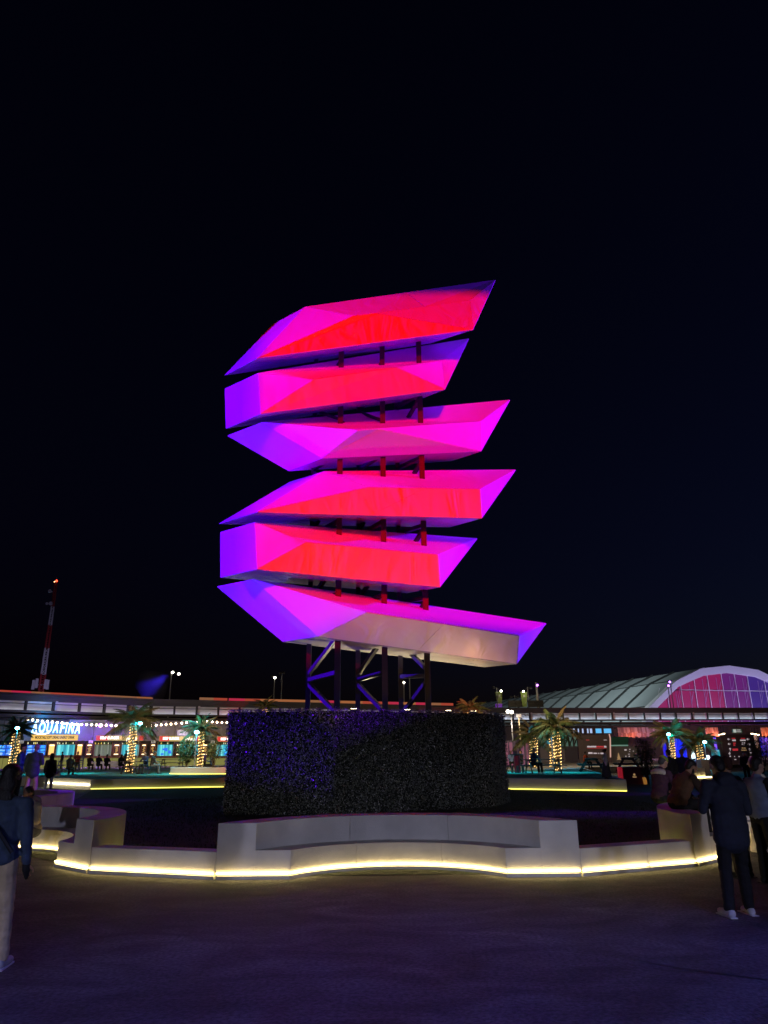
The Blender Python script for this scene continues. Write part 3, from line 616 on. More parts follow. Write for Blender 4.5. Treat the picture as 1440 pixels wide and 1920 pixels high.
def stall(px0, px1, label, windows, lanterns, boardpx, board, tags):
    u0, u1 = su(px0), su(px1)
    t = thing('food_stall', label, 'food stall', S.at(u0, 0, 0.0), S.rz, 'food stalls under the walkway')
    W = u1 - u0; zt = szz(px0, 1389); zc = szz(px0, 1419)
    MB().box((W / 2, 0.9, (zt + TZ) / 2), (W, 0.12, zt - TZ)).build('back_wall', M_STALL, t)
    MB().box((W / 2, 0.45, zt - 0.06), (W, 1.1, 0.12)).build('roof', M_STALL, t)
    # facade: full panels between the openings
    xs = sorted([(stall_local(a, 1400, u0)[0], stall_local(b, 1400, u0)[0]) for a, b, k in windows])
    zw0, zw1 = zc + 0.02, szz(px0, 1391)
    prev = 0.0
    for a, b in xs + [(W, W)]:
        if a - prev > 0.03: MB().box(((prev + a) / 2, 0.0, (zc + zw1) / 2), (a - prev, 0.12, zw1 - zc)).build('post', M_STALL, t)
        prev = b
    MB().box((W / 2, 0.0, (zw1 + zt) / 2), (W, 0.14, max(0.05, zt - zw1))).build('lintel', M_STALL, t)
    for (a, b, kind), (xa, xb) in zip(sorted(windows), xs):
        z0, z1 = zc + 0.05, szz(a, 1396)
        fr = MB()
        for x in (xa + 0.03, xb - 0.03): fr.box((x, -0.04, (z0 + zw1) / 2), (0.06, 0.16, zw1 - z0))
        fr.box(((xa + xb) / 2, -0.04, z0), (xb - xa, 0.16, 0.06))
        f = fr.build('window', M_WOOD, t)
        if kind == 'menu':
            for c in range(3):
                for r_ in range(3):
                    ww, hh = (xb - xa - 0.12) / 3, (z1 - z0 - 0.08) / 3
                    MB().box((xa + 0.06 + (c + .5) * ww, 0.10, z0 + 0.04 + (r_ + .5) * hh), (ww * 0.94, 0.03, hh * 0.90)).build('menu_screen', M_BLUESCR[0], f)
                    for q in range(3):
                        MB().box((xa + 0.06 + (c + .5) * ww + rnd.uniform(-.1, .1) * ww, 0.08, z0 + 0.04 + (r_ + .25 + q * .25) * hh), (ww * rnd.uniform(.4, .75), 0.02, hh * 0.13)).build('menu_line', M_BLUESCR[rnd.choice((1, 1, 2))], f)
        else:
            cm = M_GREYC if kind == 'grey' else M_CYANWIN
            nf = 13; ww = (xb - xa - 0.12) / nf
            for c in range(nf):
                x0 = xa + 0.06 + c * ww
                MB().prism([(x0, 0.16 + rnd.uniform(-.03, .03)), (x0 + ww * .5, 0.09), (x0 + ww * 0.98, 0.16), (x0 + ww * .5, 0.2)], z0 + 0.03, z1 - 0.02).build('curtain_fold', rnd.choice(cm), f)
            if kind == 'mixed':
                for q in range(7):
                    MB().box((xa + (xb - xa) * rnd.uniform(.3, .8), 0.04, z0 + (z1 - z0) * rnd.uniform(.15, .85)), (0.28, 0.03, 0.16)).build('menu_card', M_BLUESCR[rnd.choice((0, 0, 1))], f)
        # shelf of bottles above the opening
        MB().box(((xa + xb) / 2, -0.02, z1 + 0.02), (xb - xa - 0.1, 0.2, 0.03)).build('shelf', M_WOOD, f)
        x = xa + 0.12
        while x < xb - 0.1:
            h = rnd.uniform(0.12, 0.26)
            MB().tube([(x, -0.02, z1 + 0.035), (x, -0.02, z1 + 0.035 + h * .6), (x, -0.02, z1 + 0.035 + h * .7), (x, -0.02, z1 + 0.035 + h)], [0.045, 0.045, 0.018, 0.018], 6).build('bottle', rnd.choice(M_BOTT), f)
            x += rnd.uniform(0.12, 0.3)
    for a, b, kind in lanterns:
        xa, xb = stall_local(a, 1400, u0)[0], stall_local(b, 1400, u0)[0]; z0, z1 = szz(a, 1417), szz(a, 1394.5)
        w = xb - xa
        fr = MB()
        for x in (xa + 0.05, xb - 0.05): fr.box((x, -0.12, (z0 + z1) / 2), (0.09, 0.12, z1 - z0))
        fr.box(((xa + xb) / 2, -0.12, z1 - 0.04), (w, 0.12, 0.08)); fr.box(((xa + xb) / 2, -0.12, z0 + 0.04), (w, 0.12, 0.08))
        f = fr.build('poster_case', M_WOOD, t)
        MB().box(((xa + xb) / 2, -0.07, (z0 + z1) / 2), (w - 0.18, 0.03, z1 - z0 - 0.16)).build('poster', M_LANT if kind == 'lit' else M_POSTER, f)
        MB().box(((xa + xb) / 2, -0.16, z1 - 0.15), (w - 0.26, 0.06, 0.10)).build('lamp_bar', M_LANT2, f)
        if kind != 'lit':
            MB().box(((xa + xb) / 2, -0.16, z0 + 0.14), (w - 0.26, 0.06, 0.08)).build('lamp_bar', M_LANT2, f)
            for q in range(5):
                MB().box(((xa + xb) / 2 + rnd.uniform(-.06, .06), -0.095, z1 - 0.34 - q * 0.11), (w * rnd.uniform(.25, .45), 0.01, 0.03)).build('poster_line', M_LANT, f)
    # counter
    MB().box((W / 2, -0.25, zc - 0.06), (W, 0.65, 0.12)).build('counter_top', M_WOOD, t, bevel=0.015)
    npan = int(W / 0.42)
    for k in range(npan):
        MB().box(((k + .5) * W / npan, -0.12, (TZ + zc - 0.14) / 2), (W / npan - 0.03, 0.10, zc - 0.14 - TZ)).build('counter_panel', M_COUNTER, t)
    # board
    if boardpx:
        (xa, zb1), (xb, zb0) = stall_local(boardpx[0], boardpx[2], u0), stall_local(boardpx[1], boardpx[3], u0)
        zb1 = szz(boardpx[0], boardpx[2]); zb0 = szz(boardpx[0], boardpx[3]); w = xb - xa; zm = (zb0 + zb1) / 2; h = zb1 - zb0
        if board == 'drinks':
            bd = MB().box(((xa + xb) / 2, -0.30, zm), (w, 0.14, h)).build('sign_board', M_BOARD_Y, t)
            put('lettering', text_mesh('MOCKTAILS SOFT DRINKS ENERGY DRINK', 0.34, 0.012, width=w * 0.84), M_TEXTD, bd, loc=((xa + xb) / 2, -0.385, zm))
        else:
            bd = MB().box(((xa + xb) / 2, -0.30, zm), (w, 0.14, h)).build('sign_board', M_BOARD_G, t)
            MB().box((xa + w * .12, -0.385, zm), (w * .24, 0.02, h * .9)).build('sign_panel', M_BOARD_R, bd)
            MB().box((xb - w * .06, -0.385, zm), (w * .12, 0.02, h * .9)).build('sign_panel', M_BOARD_R, bd)
            put('lettering', text_mesh('BEEF BURGER', 0.36, 0.012, width=w * 0.40), M_WHITE_L, bd, loc=(xa + w * .28, -0.41, zm))
            put('lettering', text_mesh('\ufee2\ufea4\ufedf \ufeae\ufe9f\ufeae\ufe91', 0.46, 0.012, width=w * 0.22), M_WHITE_L, bd, loc=(xa + w * .75, -0.41, zm))
            MB().tube([(xa + w * .54, -0.37, zm), (xa + w * .54, -0.41, zm)], h * 0.38, 14).build('emblem', M_BOARD_Y, bd)
    for px in tags:
        x = stall_local(px, 1390, u0)[0]; z = szz(px, 1391)
        g2 = MB().box((x, -0.2, z), (0.40, 0.03, 0.26)).build('price_tag', M_TAG, t)
        for q in range(3): MB().box((x + (q - 1) * 0.09, -0.219, z - 0.02), (0.06, 0.006, 0.09)).build('printed_mark', M_TEXTD, g2)
    return t
stall(-30, 158, 'drinks stall with a yellow lettered board and a big glowing sign on top', [(-24, 30, 'menu'), (49, 88, 'menu'), (105, 142, 'cyan')], [(35, 48, 'lit'), (90, 104, 'lit'), (143, 156, 'lit')], (59, 145, 1377.5, 1388.5), 'drinks', [40])
stall(160, 281, 'burger stall with a red ended lit board, directly behind the big palm trunk', [(176, 211, 'grey'), (227, 262, 'cyan')], [(161, 174, 'dark'), (212, 225, 'dark'), (264, 275, 'dark')], (180, 267, 1379, 1388.8), 'burger', [170])
stall(280, 402, 'burger stall with a blue menu window, half hidden by a dark bush', [(294, 326, 'mixed'), (342, 374, 'cyan')], [(281, 292, 'dark'), (329, 340, 'dark'), (378, 390, 'dark')], (298, 373, 1379.8, 1390.2), 'burger', [287])
stall(402, 520, 'burger stall cut off by the edge of the dark hedge block', [(404, 440, 'mixed'), (455, 490, 'cyan')], [(392.5, 401, 'dark'), (442, 453, 'dark')], (406, 480, 1381, 1391), 'burger', [398])
# big glowing name above the drinks stall
u0, zb = S.uv(57, 1376); u1, _ = S.uv(150, 1376); zt_ = S.uv(57, 1354)[1]
M_NEON = glow('white_neon', (0.72, 0.95, 1.0), 2.2); M_HALO = glow('blue_halo', (0.0, 0.30, 1.0), 9)
nm = thing('neon_sign', 'big glowing white AQUAFINA lettering with a blue halo above the drinks stall', 'neon sign', S.at((u0 + u1) / 2, (zb + zt_) / 2, 0.15), S.rz)
word = 'AQUAFINA'; adv = []; wch = {'A': .66, 'Q': .76, 'U': .70, 'F': .58, 'I': .30, 'N': .72}
tot = sum(wch[c] for c in word); x = 0; sc_ = (u1 - u0) / tot; hgt = zt_ - zb
for i, c in enumerate(word):
    w = wch[c] * sc_; xm = x + w / 2 - (u1 - u0) / 2; x += w
    for kind in (0, 1):
        me = text_mesh(c, hgt * (1.28 if i < 2 else 1.18), 0.028 if kind == 0 else 0.05, 0.05 if kind == 0 else 0.02, 0.12, width=w * (0.84 if c != 'I' else 0.5))
        if kind == 0: le = put('letter', me, M_NEON, nm, loc=(xm, -0.08, 0.02 - 0.012 * i))
        else: put('halo_tube', me, M_HALO, le, loc=(0, 0.22, 0))
MB().tube([(-1.9 * hgt, 0, -0.36 * hgt), (-1.45 * hgt, -0.08, -0.50 * hgt), (-0.9 * hgt, -0.08, -0.50 * hgt), (-0.55 * hgt, -0.08, -0.40 * hgt)], 0.075, 6).build('swash', M_NEON, nm)
for xx in (-1.8, 0, 1.8): MB().box((xx, 0.5, -0.1), (0.08, 1.0, 0.08)).build('bracket', M_DARK, nm)
# string of bulbs
M_BULB = glow('festoon_bulb', (1.0, 0.74, 0.45), 26)
fl = thing('string_lights', 'string of warm festoon bulbs hanging above the food stalls', 'string lights', S.at(su(50), szz(50, 1352), 1.6), S.rz)
spans = [(48, 1349), (196, 1360), (290, 1360), (376, 1352), (400, 1354), (425, 1352)]
SB = Plane(S.at(0, 0, 1.6), S.at(10, 0, 1.6)); bu0 = SB.uv(48, 1349)
pts = []
ctrl = [(48, 1349), (62, 1350), (75, 1352), (90, 1353), (110, 1355), (130, 1357), (150, 1358.5), (170, 1359), (195, 1359.6), (222, 1361), (255, 1362), (285, 1360.5), (310, 1358.5), (340, 1356), (352, 1354.5), (372, 1353), (390, 1353), (410, 1354.5), (428, 1355)]
fl.location = SB.at(bu0[0], bu0[1])
def on_ctrl(px):
    for i in range(len(ctrl) - 1):
        if ctrl[i][0] <= px <= ctrl[i + 1][0]:
            k = (px - ctrl[i][0]) / (ctrl[i + 1][0] - ctrl[i][0]); return ctrl[i][1] + k * (ctrl[i + 1][1] - ctrl[i][1])
    return ctrl[-1][1]
for px, py in ctrl:
    u, z = SB.uv(px, py); pts.append((u - bu0[0], 0, z - bu0[1] + 0.16))
MB().tube(pts, 0.02, 4).build('cable', M_BLACK, fl)
bm_ = MB().ell((0, 0, 0), 0.09, nu=8, nv=6).mesh('bulb')
px = 52
while px < 428:
    u, z = SB.uv(px, on_ctrl(px)); put('bulb', bm_, M_BULB, fl, loc=(u - bu0[0], 0, z - bu0[1])); px += 9.2 if rnd.random() < 0.85 else 11
# violet flood on the wall between the first two stalls
M_VLENS = glow('violet_lens', (0.75, 0.22, 1.0), 14)
u, z = S.uv(186, 1361)
vf = thing('wall_floodlight', 'violet glowing floodlight between the big sign and the palm', 'floodlight', S.at(u, z, 0.9), S.rz)
MB().ell((0, 0, 0), (0.16, 0.08, 0.16)).build('lens', M_VLENS, vf); MB().box((0, 0.14, 0), (0.34, 0.2, 0.34)).build('housing', M_BLACK, vf); MB().box((0, 0.75, 0), (0.06, 1.1, 0.06)).build('bracket', M_DARK, vf)
lamp('violet_lamp', S.at(u, z - 0.1, 1.25), (0.22, 0.02, 1.0), 480, 0.12)
lamp('cyan_sign_lamp', S.at((u0 + u1) / 2 - 1, zt_ + 0.5, 0.7), (0.02, 0.40, 1.0), 170, 0.15)
# general light of the stalls over the terrace
for px in (110, 225, 340): lamp('stall_lamp', S.at(su(px), 3.3, 1.4), (0.72, 0.60, 1.0), 45, 0.1)
# tilted white awning box by the third stall
a0 = S.uv(330, 1379); a1 = S.uv(350, 1369)
t = thing('vent_box', 'pale violet tinted box on the wall above the third burger board', 'vent box', S.at(a0[0], a0[1], 0.2), S.rz)
MB().box(((a1[0] - a0[0]) / 2, 0, (a1[1] - a0[1]) / 2), (a1[0] - a0[0], 0.5, a1[1] - a0[1])).build('casing', M_PANEL, t, bevel=0.02)
for q in range(3): MB().box(((q + .5) * (a1[0] - a0[0]) / 3, -0.26, (a1[1] - a0[1]) / 2), (0.03, 0.02, (a1[1] - a0[1]) * .9)).build('rib', M_WALL, t)

# --- mast
M_RED = mat('mast_red', (0.35, 0.035, 0.04), 0.5); M_WHT = mat('mast_white', (0.6, 0.6, 0.66), 0.5)
mp_ = P(76, 1292, 150); mtop = P(103.5, 1090, 150)
mast = thing('antenna_mast', 'tall red and white banded antenna mast with dishes rising behind the walkway', 'antenna mast', (mp_.x, 150, 0))
H_ = mtop.z
def mz(py): return P(90, py, 150).z
bands = [(0, mz(1264), M_RED, .62), (mz(1264), mz(1215), M_WHT, .52), (mz(1215), mz(1172), M_RED, .45), (mz(1172), mz(1137), M_WHT, .37), (mz(1137), mz(1092), M_RED, .30)]
for z0, z1, m, w in bands:
    b = MB()
    cs = [(math.cos(R(30 + 120 * k)) * w, math.sin(R(30 + 120 * k)) * w) for k in range(3)]
    for x, y in cs: b.tube([(x, y, z0), (x * .9, y * .9, z1 - 0.02)], 0.15, 6)
    n = max(2, int((z1 - z0) / 0.9))
    for k in range(n):
        za, zb2 = z0 + (z1 - z0) * k / n, z0 + (z1 - z0) * (k + 1) / n
        for j in range(3):
            p, q = cs[j], cs[(j + 1) % 3]; b.beam((p[0], p[1], za), (q[0] * .95, q[1] * .95, zb2), 0.10); b.beam((p[0], p[1], za), (q[0], q[1], za), 0.08)
    b.build('lattice_section', m, mast)
for py, x, r_ in ((1110, -0.6, .38), (1133, -0.05, .42), (1133, -0.85, .3)):
    z = mz(py); MB().tube([(x, -0.55, z), (x, -0.75, z), (x, -0.85, z)], [0.1, r_, r_], 12).build('dish', M_WHT, mast); MB().beam((0, 0, z), (x, -0.6, z), 0.08).build('dish_arm', M_WHT, mast)
for x, dz in ((-1.45, 0), (-0.8, 0.5), (1.05, 0.2), (1.5, 0)):
    MB().box((x, -0.3, mz(1284) + dz * .6), (0.5, 0.3, 1.9)).build('antenna_panel', M_WHT, mast); MB().beam((0, 0, mz(1284)), (x, -0.2, mz(1284)), 0.1).build('panel_arm', M_WHT, mast)
MB().ell((0.15, 0, H_ + .1), 0.22).build('warning_lamp', glow('red_warning', (1, 0.05, 0.02), 6), mast); MB().ell((-0.25, 0, H_ - .1), 0.14).build('warning_lamp', glow('amber_warning', (1, 0.5, 0.2), 5), mast)
MB().tube([(0.1, 0, H_), (0.1, 0, H_ + 0.9)], 0.04, 5).build('spike', M_WHT, mast)
lamp('mast_glow', (mp_.x + 6, 138, 12), (0.65, 0.55, 1.0), 1500, 1)

# --- poles with floodlights
M_POLE = mat('grey_pole', (0.20, 0.20, 0.20), 0.5); M_HEAD = glow('white_head', (1, 0.93, 0.75), 12); M_VHEAD = glow('violet_head', (0.45, 0.12, 1.0), 10)
def pole(name, label, cat, px, py_top, py_bot, Y, heads, group, r=0.07, m=M_POLE, base_z=0.0):
    top = P(px, py_top, Y); t = thing(name, label, cat, (top.x, Y, base_z), 0, group)
    MB().tube([(0, 0, 0), (0, 0, top.z - base_z)], [r * 1.2, r], 8).build('pole', m, t)
    sc2 = Y / 1400.0
    for dx, dy, hm in heads:
        x, z = dx * sc2, top.z - base_z - dy * sc2
        MB().beam((0, 0, top.z - base_z - 0.05), (x, -0.05, z), 0.06).build('arm', M_BLACK, t)
        h = MB().box((x, -0.08, z), (0.36, 0.25, 0.30), M=Matrix.Rotation(R(25), 3, 'X')).build('lamp_head', M_BLACK, t, bevel=0.02)
        MB().ell((x, -0.24, z - 0.07), (0.16, 0.10, 0.14)).build('lens', hm, h)
    return t
PG = 'floodlight poles behind the walkway'
pole('floodlight_pole', 'floodlight pole with a blue beam above the biggest palm on the sign side', 'floodlight pole', 322, 1260, 1310, 88, [(3, 0, M_HEAD), (15, 3, M_HEAD)], PG)
pole('floodlight_pole', 'lit floodlight pole just left of its darker twin, beside the steel frame', 'floodlight pole', 515, 1267, 1312, 92, [(1, 3, M_HEAD), (-5, 1, M_BLACK)], PG)
pole('floodlight_pole', 'dark unlit floodlight pole just right of the lit one, beside the steel frame', 'floodlight pole', 529, 1262, 1315, 92, [(3, 0, M_BLACK), (-4, 0, M_BLACK)], PG)
pole('floodlight_pole', 'lit floodlight pole seen through the steel frame under the blades', 'floodlight pole', 757, 1276, 1318, 100, [(0, 3, M_HEAD)], PG)
pole('floodlight_pole', 'unlit floodlight pole seen through the steel frame under the blades', 'floodlight pole', 768, 1269, 1318, 100, [(2, 0, M_BLACK)], PG)
pole('floodlight_pole', 'pale pole with a glowing violet lamp on top in front of the hangar roof', 'floodlight pole', 1005.5, 1280, 1326, 106, [(1, 4, M_VHEAD)], PG, 0.16, mat('pale_pole', (0.5, 0.48, 0.42), 0.5))
pole('floodlight_pole', 'taller of the twin violet lamp poles before the red hangar window', 'floodlight pole', 1256.5, 1277, 1327, 108.5, [(-2, 1, M_VHEAD)], PG)
pole('floodlight_pole', 'shorter of the twin violet lamp poles before the red hangar window', 'floodlight pole', 1252, 1283, 1327, 108.5, [(0, 2, M_VHEAD)], PG)
pole('floodlight_pole', 'bracket pole with a lit lamp over the green banner near the hedge block', 'floodlight pole', 931, 1289, 1327, 104, [(8, 6, M_HEAD), (-6, 0, M_BLACK)], PG)
pole('floodlight_pole', 'bracket pole with a lit lamp over the green banner between two black screens', 'floodlight pole', 989, 1288, 1326, 106, [(-9, 8, M_HEAD), (6, 2, M_BLACK)], PG)
pole('floodlight_pole', 'small black lamp stand over the first black screen on the roof', 'floodlight pole', 965, 1304, 1314, 106, [(-7, 3, M_BLACK), (5, 3, M_BLACK)], PG, 0.04)

# smoke volume added so the blue beam of the floodlight pole shows
M_SMOKE = bpy.data.materials.new('smoke'); M_SMOKE.use_nodes = True; nt = M_SMOKE.node_tree; nt.nodes.clear()
so_ = nt.nodes.new('ShaderNodeOutputMaterial'); sv_ = nt.nodes.new('ShaderNodeVolumePrincipled'); sv_.inputs['Color'].default_value = (.8, .8, .85, 1); sv_.inputs['Density'].default_value = 0; sv_.inputs['Anisotropy'].default_value = .2
tc_ = nt.nodes.new('ShaderNodeTexCoord'); mp_2 = nt.nodes.new('ShaderNodeMapping'); mp_2.inputs['Location'].default_value = (-1.25, -1.0, -1.2); mp_2.inputs['Scale'].default_value = (2, 2, 2)
gr_ = nt.nodes.new('ShaderNodeTexGradient'); gr_.gradient_type = 'SPHERICAL'; no_ = nt.nodes.new('ShaderNodeTexNoise'); no_.inputs['Scale'].default_value = 2.2; no_.inputs['Detail'].default_value = 3
m1_ = nt.nodes.new('ShaderNodeMath'); m1_.operation = 'MULTIPLY'; m2_ = nt.nodes.new('ShaderNodeMath'); m2_.operation = 'MULTIPLY'; m2_.inputs[1].default_value = .34
nt.links.new(tc_.outputs['Generated'], mp_2.inputs[0]); nt.links.new(mp_2.outputs[0], gr_.inputs[0]); nt.links.new(tc_.outputs['Generated'], no_.inputs[0]); nt.links.new(gr_.outputs[1], m1_.inputs[0]); nt.links.new(no_.outputs[0], m1_.inputs[1]); nt.links.new(m1_.outputs[0], m2_.inputs[0]); nt.links.new(m2_.outputs[0], sv_.inputs['Density'])
nt.links.new(sv_.outputs[0], so_.inputs['Volume'])
q0, q1 = P(320, 1262, 87.2), P(262, 1302, 86.0)
dq = (q1 - q0).normalized(); L_ = (q1 - q0).length
sm = MB().tube([q0 + dq * .3, q0 + dq * L_ * .3, q0 + dq * L_ * .6, q0 + dq * L_ * .85, q1], [.3, 1.3, 2.3, 2.6, 1.2], 14).build('smoke', M_SMOKE)
tag(sm, 'blue lit smoke drifting in the beam of the floodlight pole above the biggest palm', 'smoke', kind='stuff')
spot('blue_beam_lamp', q0, q1, (0.05, 0.02, 1.0), 2600, 50, 1.0, .05)

# ================================================================== RIGHT SIDE
# --- hangar with a polygonal arch front
M_HROOF = mat('hangar_membrane', (0.30, 0.34, 0.34), 0.55, var=0.08, vscale=0.2)
M_HARCH = mat('hangar_white_rim', (0.72, 0.72, 0.76), 0.5)
M_HGLASS = glow('magenta_lit_pane', (0.40, 0.0, 0.12), 0.55); M_HGLASS2 = glow('violet_lit_pane', (0.16, 0.004, 0.20), 0.62); M_HGLASS3 = glow('blue_lit_pane', (0.05, 0.01, 0.28), 0.6)
h0 = P(1366, 1325, 128); hd = Vector((0.963, 0.27)); HP = Plane((h0.x, h0.y), (h0.x + hd.x, h0.y + hd.y))
ca = HP.uv(1366, 1249)
def hu(px, py): u, z = HP.uv(px, py); return u, z
out = [hu(1216, 1325), hu(1266, 1277), hu(1313, 1253.5), hu(1366, 1248)]
inn = [hu(1232, 1326), hu(1270, 1288), hu(1318, 1267), hu(1366, 1261.5)]
ax = out[-1][0]
def mirror(l): return l + [(2 * ax - u, z) for u, z in l[-2::-1]]
out = [(out[0][0] - 3.5, 0)] + out; inn = [(inn[0][0] - 3.5, 0)] + inn
out = mirror(out); inn = mirror(inn)
hang = thing('hangar', 'large pale hangar with a white arched front and magenta lit glazing', 'hangar', (HP.a.x, HP.a.y, 0), HP.rz)
n = len(out)
LEN = 95.0
for i in range(n - 1):
    (ua, za), (ub, zb_) = out[i], out[i + 1]; (va, wa), (vb, wb_) = inn[i], inn[i + 1]
    m = MB(); y0, y1 = -0.25, 1.0
    vs = [(ua, y0, za), (ub, y0, zb_), (vb, y0, wb_), (va, y0, wa), (ua, y1, za), (ub, y1, zb_), (vb, y1, wb_), (va, y1, wa)]
    m.add(vs, [(0, 1, 2, 3), (7, 6, 5, 4), (0, 4, 5, 1), (2, 6, 7, 3), (1, 5, 6, 2), (0, 3, 7, 4)]).build('arch_rim', M_HARCH, hang)
    # roof bays, each a membrane panel with a raised joint
    nb = 15
    dx, dz = (zb_ - za), -(ub - ua); ln = math.hypot(dx, dz); nx, nz = -dx / ln * 0.04, -dz / ln * 0.04
    for b in range(nb):
        ya, yb = 1.0 + LEN * b / nb, 1.0 + LEN * (b + 1) / nb - 0.45
        mm = MB(); q = [(ua, ya, za), (ub, ya, zb_), (ub, yb, zb_), (ua, yb, za)]
        mm.add(q + [(x - nx * 4, y, z - nz * 4) for x, y, z in q], [(0, 1, 2, 3), (7, 6, 5, 4), (0, 4, 5, 1), (1, 5, 6, 2), (2, 6, 7, 3), (3, 7, 4, 0)]).build('roof_panel', M_HROOF, hang)
M_RIB = mat('dark_joint', (.03, .035, .035), .7)
for i in range(3):
    (ua, za), (ub, zb_) = out[i], out[i + 1]; rl = math.hypot(ub - ua, zb_ - za); nx_, nz_ = -(zb_ - za) / rl * .09, (ub - ua) / rl * .09
    for b in range(1, 15):
        y_ = 1.0 + LEN * b / 15 - .22; MB().beam((ua + nx_, y_, za + nz_), (ub + nx_, y_, zb_ + nz_), .42, .12, up=(0, 1, 0)).build('roof_rib', M_RIB, hang)
    if i: MB().beam((ua + nx_, 1.0, za + nz_), (ua + nx_, LEN, za + nz_), .3, .1).build('roof_rib', M_RIB, hang)
# glazing with mullions
def top_at(u):
    for i in range(len(inn) - 1):
        if inn[i][0] <= u <= inn[i + 1][0]:
            k = (u - inn[i][0]) / max(1e-6, inn[i + 1][0] - inn[i][0]); return inn[i][1] + k * (inn[i + 1][1] - inn[i][1])
    return 0
mull = [inn[0][0] + 0.1] + [hu(px, 1320)[0] for px in (1256, 1283, 1310, 1336, 1363, 1388, 1412)] 
mull += [2 * ax - u for u in mull[-2::-1] if 2 * ax - u > mull[-1] + 1]
bar = hu(1330, 1294)[1]
for i in range(len(mull) - 1):
    a, b = mull[i], mull[i + 1]
    m_ = M_HGLASS if i < 5 else (M_HGLASS2 if i < 7 else M_HGLASS3)
    for lo, hi in ((0.2, min(bar - .1, 99)), (bar + .1, 99)):
        za, zb_ = min(top_at(a), hi), min(top_at(b), hi)
        mid = [(u, min(w, hi)) for u, w in inn if a < u < b]
        if max([za, zb_] + [w for _, w in mid]) < lo + .1: continue
        ptsq = [(a + .06, 0.45, lo), (b - .06, 0.45, lo), (b - .06, 0.45, max(zb_, lo))] + [(u, 0.45, max(w, lo)) for u, w in mid[::-1]] + [(a + .06, 0.45, max(za, lo))]
        MB().add(ptsq, [tuple(range(len(ptsq)))]).build('pane', m_, hang)
    if i: MB().box((a, 0.3, top_at(a) / 2), (0.09, 0.09, top_at(a))).build('mullion', M_HARCH, hang)
    t1 = min(top_at(a), top_at(b)); 
    if t1 > bar: MB().box(((a + b) / 2, 0.3, bar), (b - a - .16, 0.08, 0.08)).build('transom', M_HARCH, hang)
    # lattice legs seen through the glass line
    uu = a + (b - a) * 0.62
    if top_at(uu) > 8:
        lt = MB(); lt.beam((uu, 0.38, 0), (uu, 0.38, top_at(uu) - .5), 0.07); lt.beam((uu + .9, 0.38, top_at(uu) - 1.2), (uu, 0.38, top_at(uu) - 3.4), 0.06); lt.beam((uu + .9, 0.38, bar + .2), (uu, 0.38, bar - 2.2), 0.06)
        lt.build('lattice_leg', mat('lattice_violet', (0.3, 0.22, 0.36), 0.5) if i == 1 else bpy.data.materials.get('lattice_violet') or M_HARCH, hang)
c = HP.at(ax, 0, 0)
for du_ in (-9, 2, 12): spot('hangar_rim_lamp', HP.at(ax + du_, 4.0, 9.0), HP.at(ax + du_ * .8, 13.5, -2), (0.58, 0.50, 1.0), 3300, 130, 0.5, 0.1)  # hidden spots added to brighten the arch rim
q = P(1010, 1230, 112); spot('roof_wash_lamp', (q.x - 16, 100, 22), HP.at(-22, 10, -30), (0.80, 0.95, 1.0), 120000, 75, 0.7, 0.5)  # unseen spot added to lighten the hangar roof

# --- black screens, banners on the walkway roof
M_SCR = mat('black_screen', (0.012, 0.012, 0.014), 0.35)
for px0, px1, lab in ((953, 982, 'black video screen on the walkway roof beside the hedge block'), (990, 1018.5, 'black video screen on the walkway roof behind the violet lamp pole')):
    a = P(px0, 1326, 105.2); b = P(px1, 1313, 105.2); w, h = b.x - a.x, b.z - a.z
    t = thing('video_screen', lab, 'screen', (a.x + w / 2, 105.2, a.z), 0, 'black screens on the walkway roof')
    for k in range(2):
        for j in range(2): MB().box(((k - .5) * w / 2, 0, h * (j + .5) / 2), (w / 2 - .03, 0.2, h / 2 - .03)).build('screen_panel', M_SCR, t)
    MB().box((0, 0.2, h / 2), (w * .96, 0.12, h * .96)).build('back_frame', M_DARK, t)
M_BAN = mat('green_banner', (0.30, 0.42, 0.10), 0.7, var=0.1, emit=(0.2, 0.35, 0.05), estr=0.0); M_BANW = mat('banner_print', (0.7, 0.75, 0.6), 0.7)
for px, lab in ((937, 'green tapered banner nearest the hedge block on the walkway roof'), (984, 'green tapered banner between the two black screens')):
    a = P(px, 1325, 104.6); b = P(px, 1297.5, 104.6); h = b.z - a.z
    t = thing('banner', lab, 'banner', (a.x, 104.6, a.z), 0, 'green banners on the walkway roof')
    MB().add([(-0.30, 0, 0), (0.28, 0, 0), (0.5, 0.04, h), (-0.5, 0.04, h), (-0.30, .03, 0), (0.28, .03, 0), (0.5, 0.07, h), (-0.5, 0.07, h)], [(0, 1, 2, 3), (7, 6, 5, 4), (0, 4, 5, 1), (2, 6, 7, 3), (1, 5, 6, 2), (0, 3, 7, 4)]).build('cloth', M_BAN, t)
    MB().box((0.02, -0.01, h * .72), (0.3, 0.03, 0.34)).build('print', M_BANW, t); MB().beam((0.1, -0.015, h * .2), (0.34, -0.0, h * .42), 0.03).build('print', M_BANW, t)
    lamp('banner_lamp', (a.x + .3, 103.4, b.z + .6), (1, 0.95, 0.6), 45, 0.1)
a = P(930, 1326, 104.3); b = P(941.5, 1319.5, 104.3)
t = thing('equipment_case', 'violet lit case on the walkway roof beside the hedge block', 'case', ((a.x + b.x) / 2, 104.3, a.z)); w, h = b.x - a.x, b.z - a.z
MB().box((0, 0.3, h / 2), (w, 0.6, h)).build('shell', mat('violet_case', (0.3, 0.12, 0.5), 0.5, emit=(0.3, 0.05, 0.8), estr=0.25), t, bevel=0.03); MB().box((0, -0.02, h * .6), (w * .96, 0.05, 0.05)).build('lid_edge', M_DARK, t)  # violet light on the case is put into its colour and glow

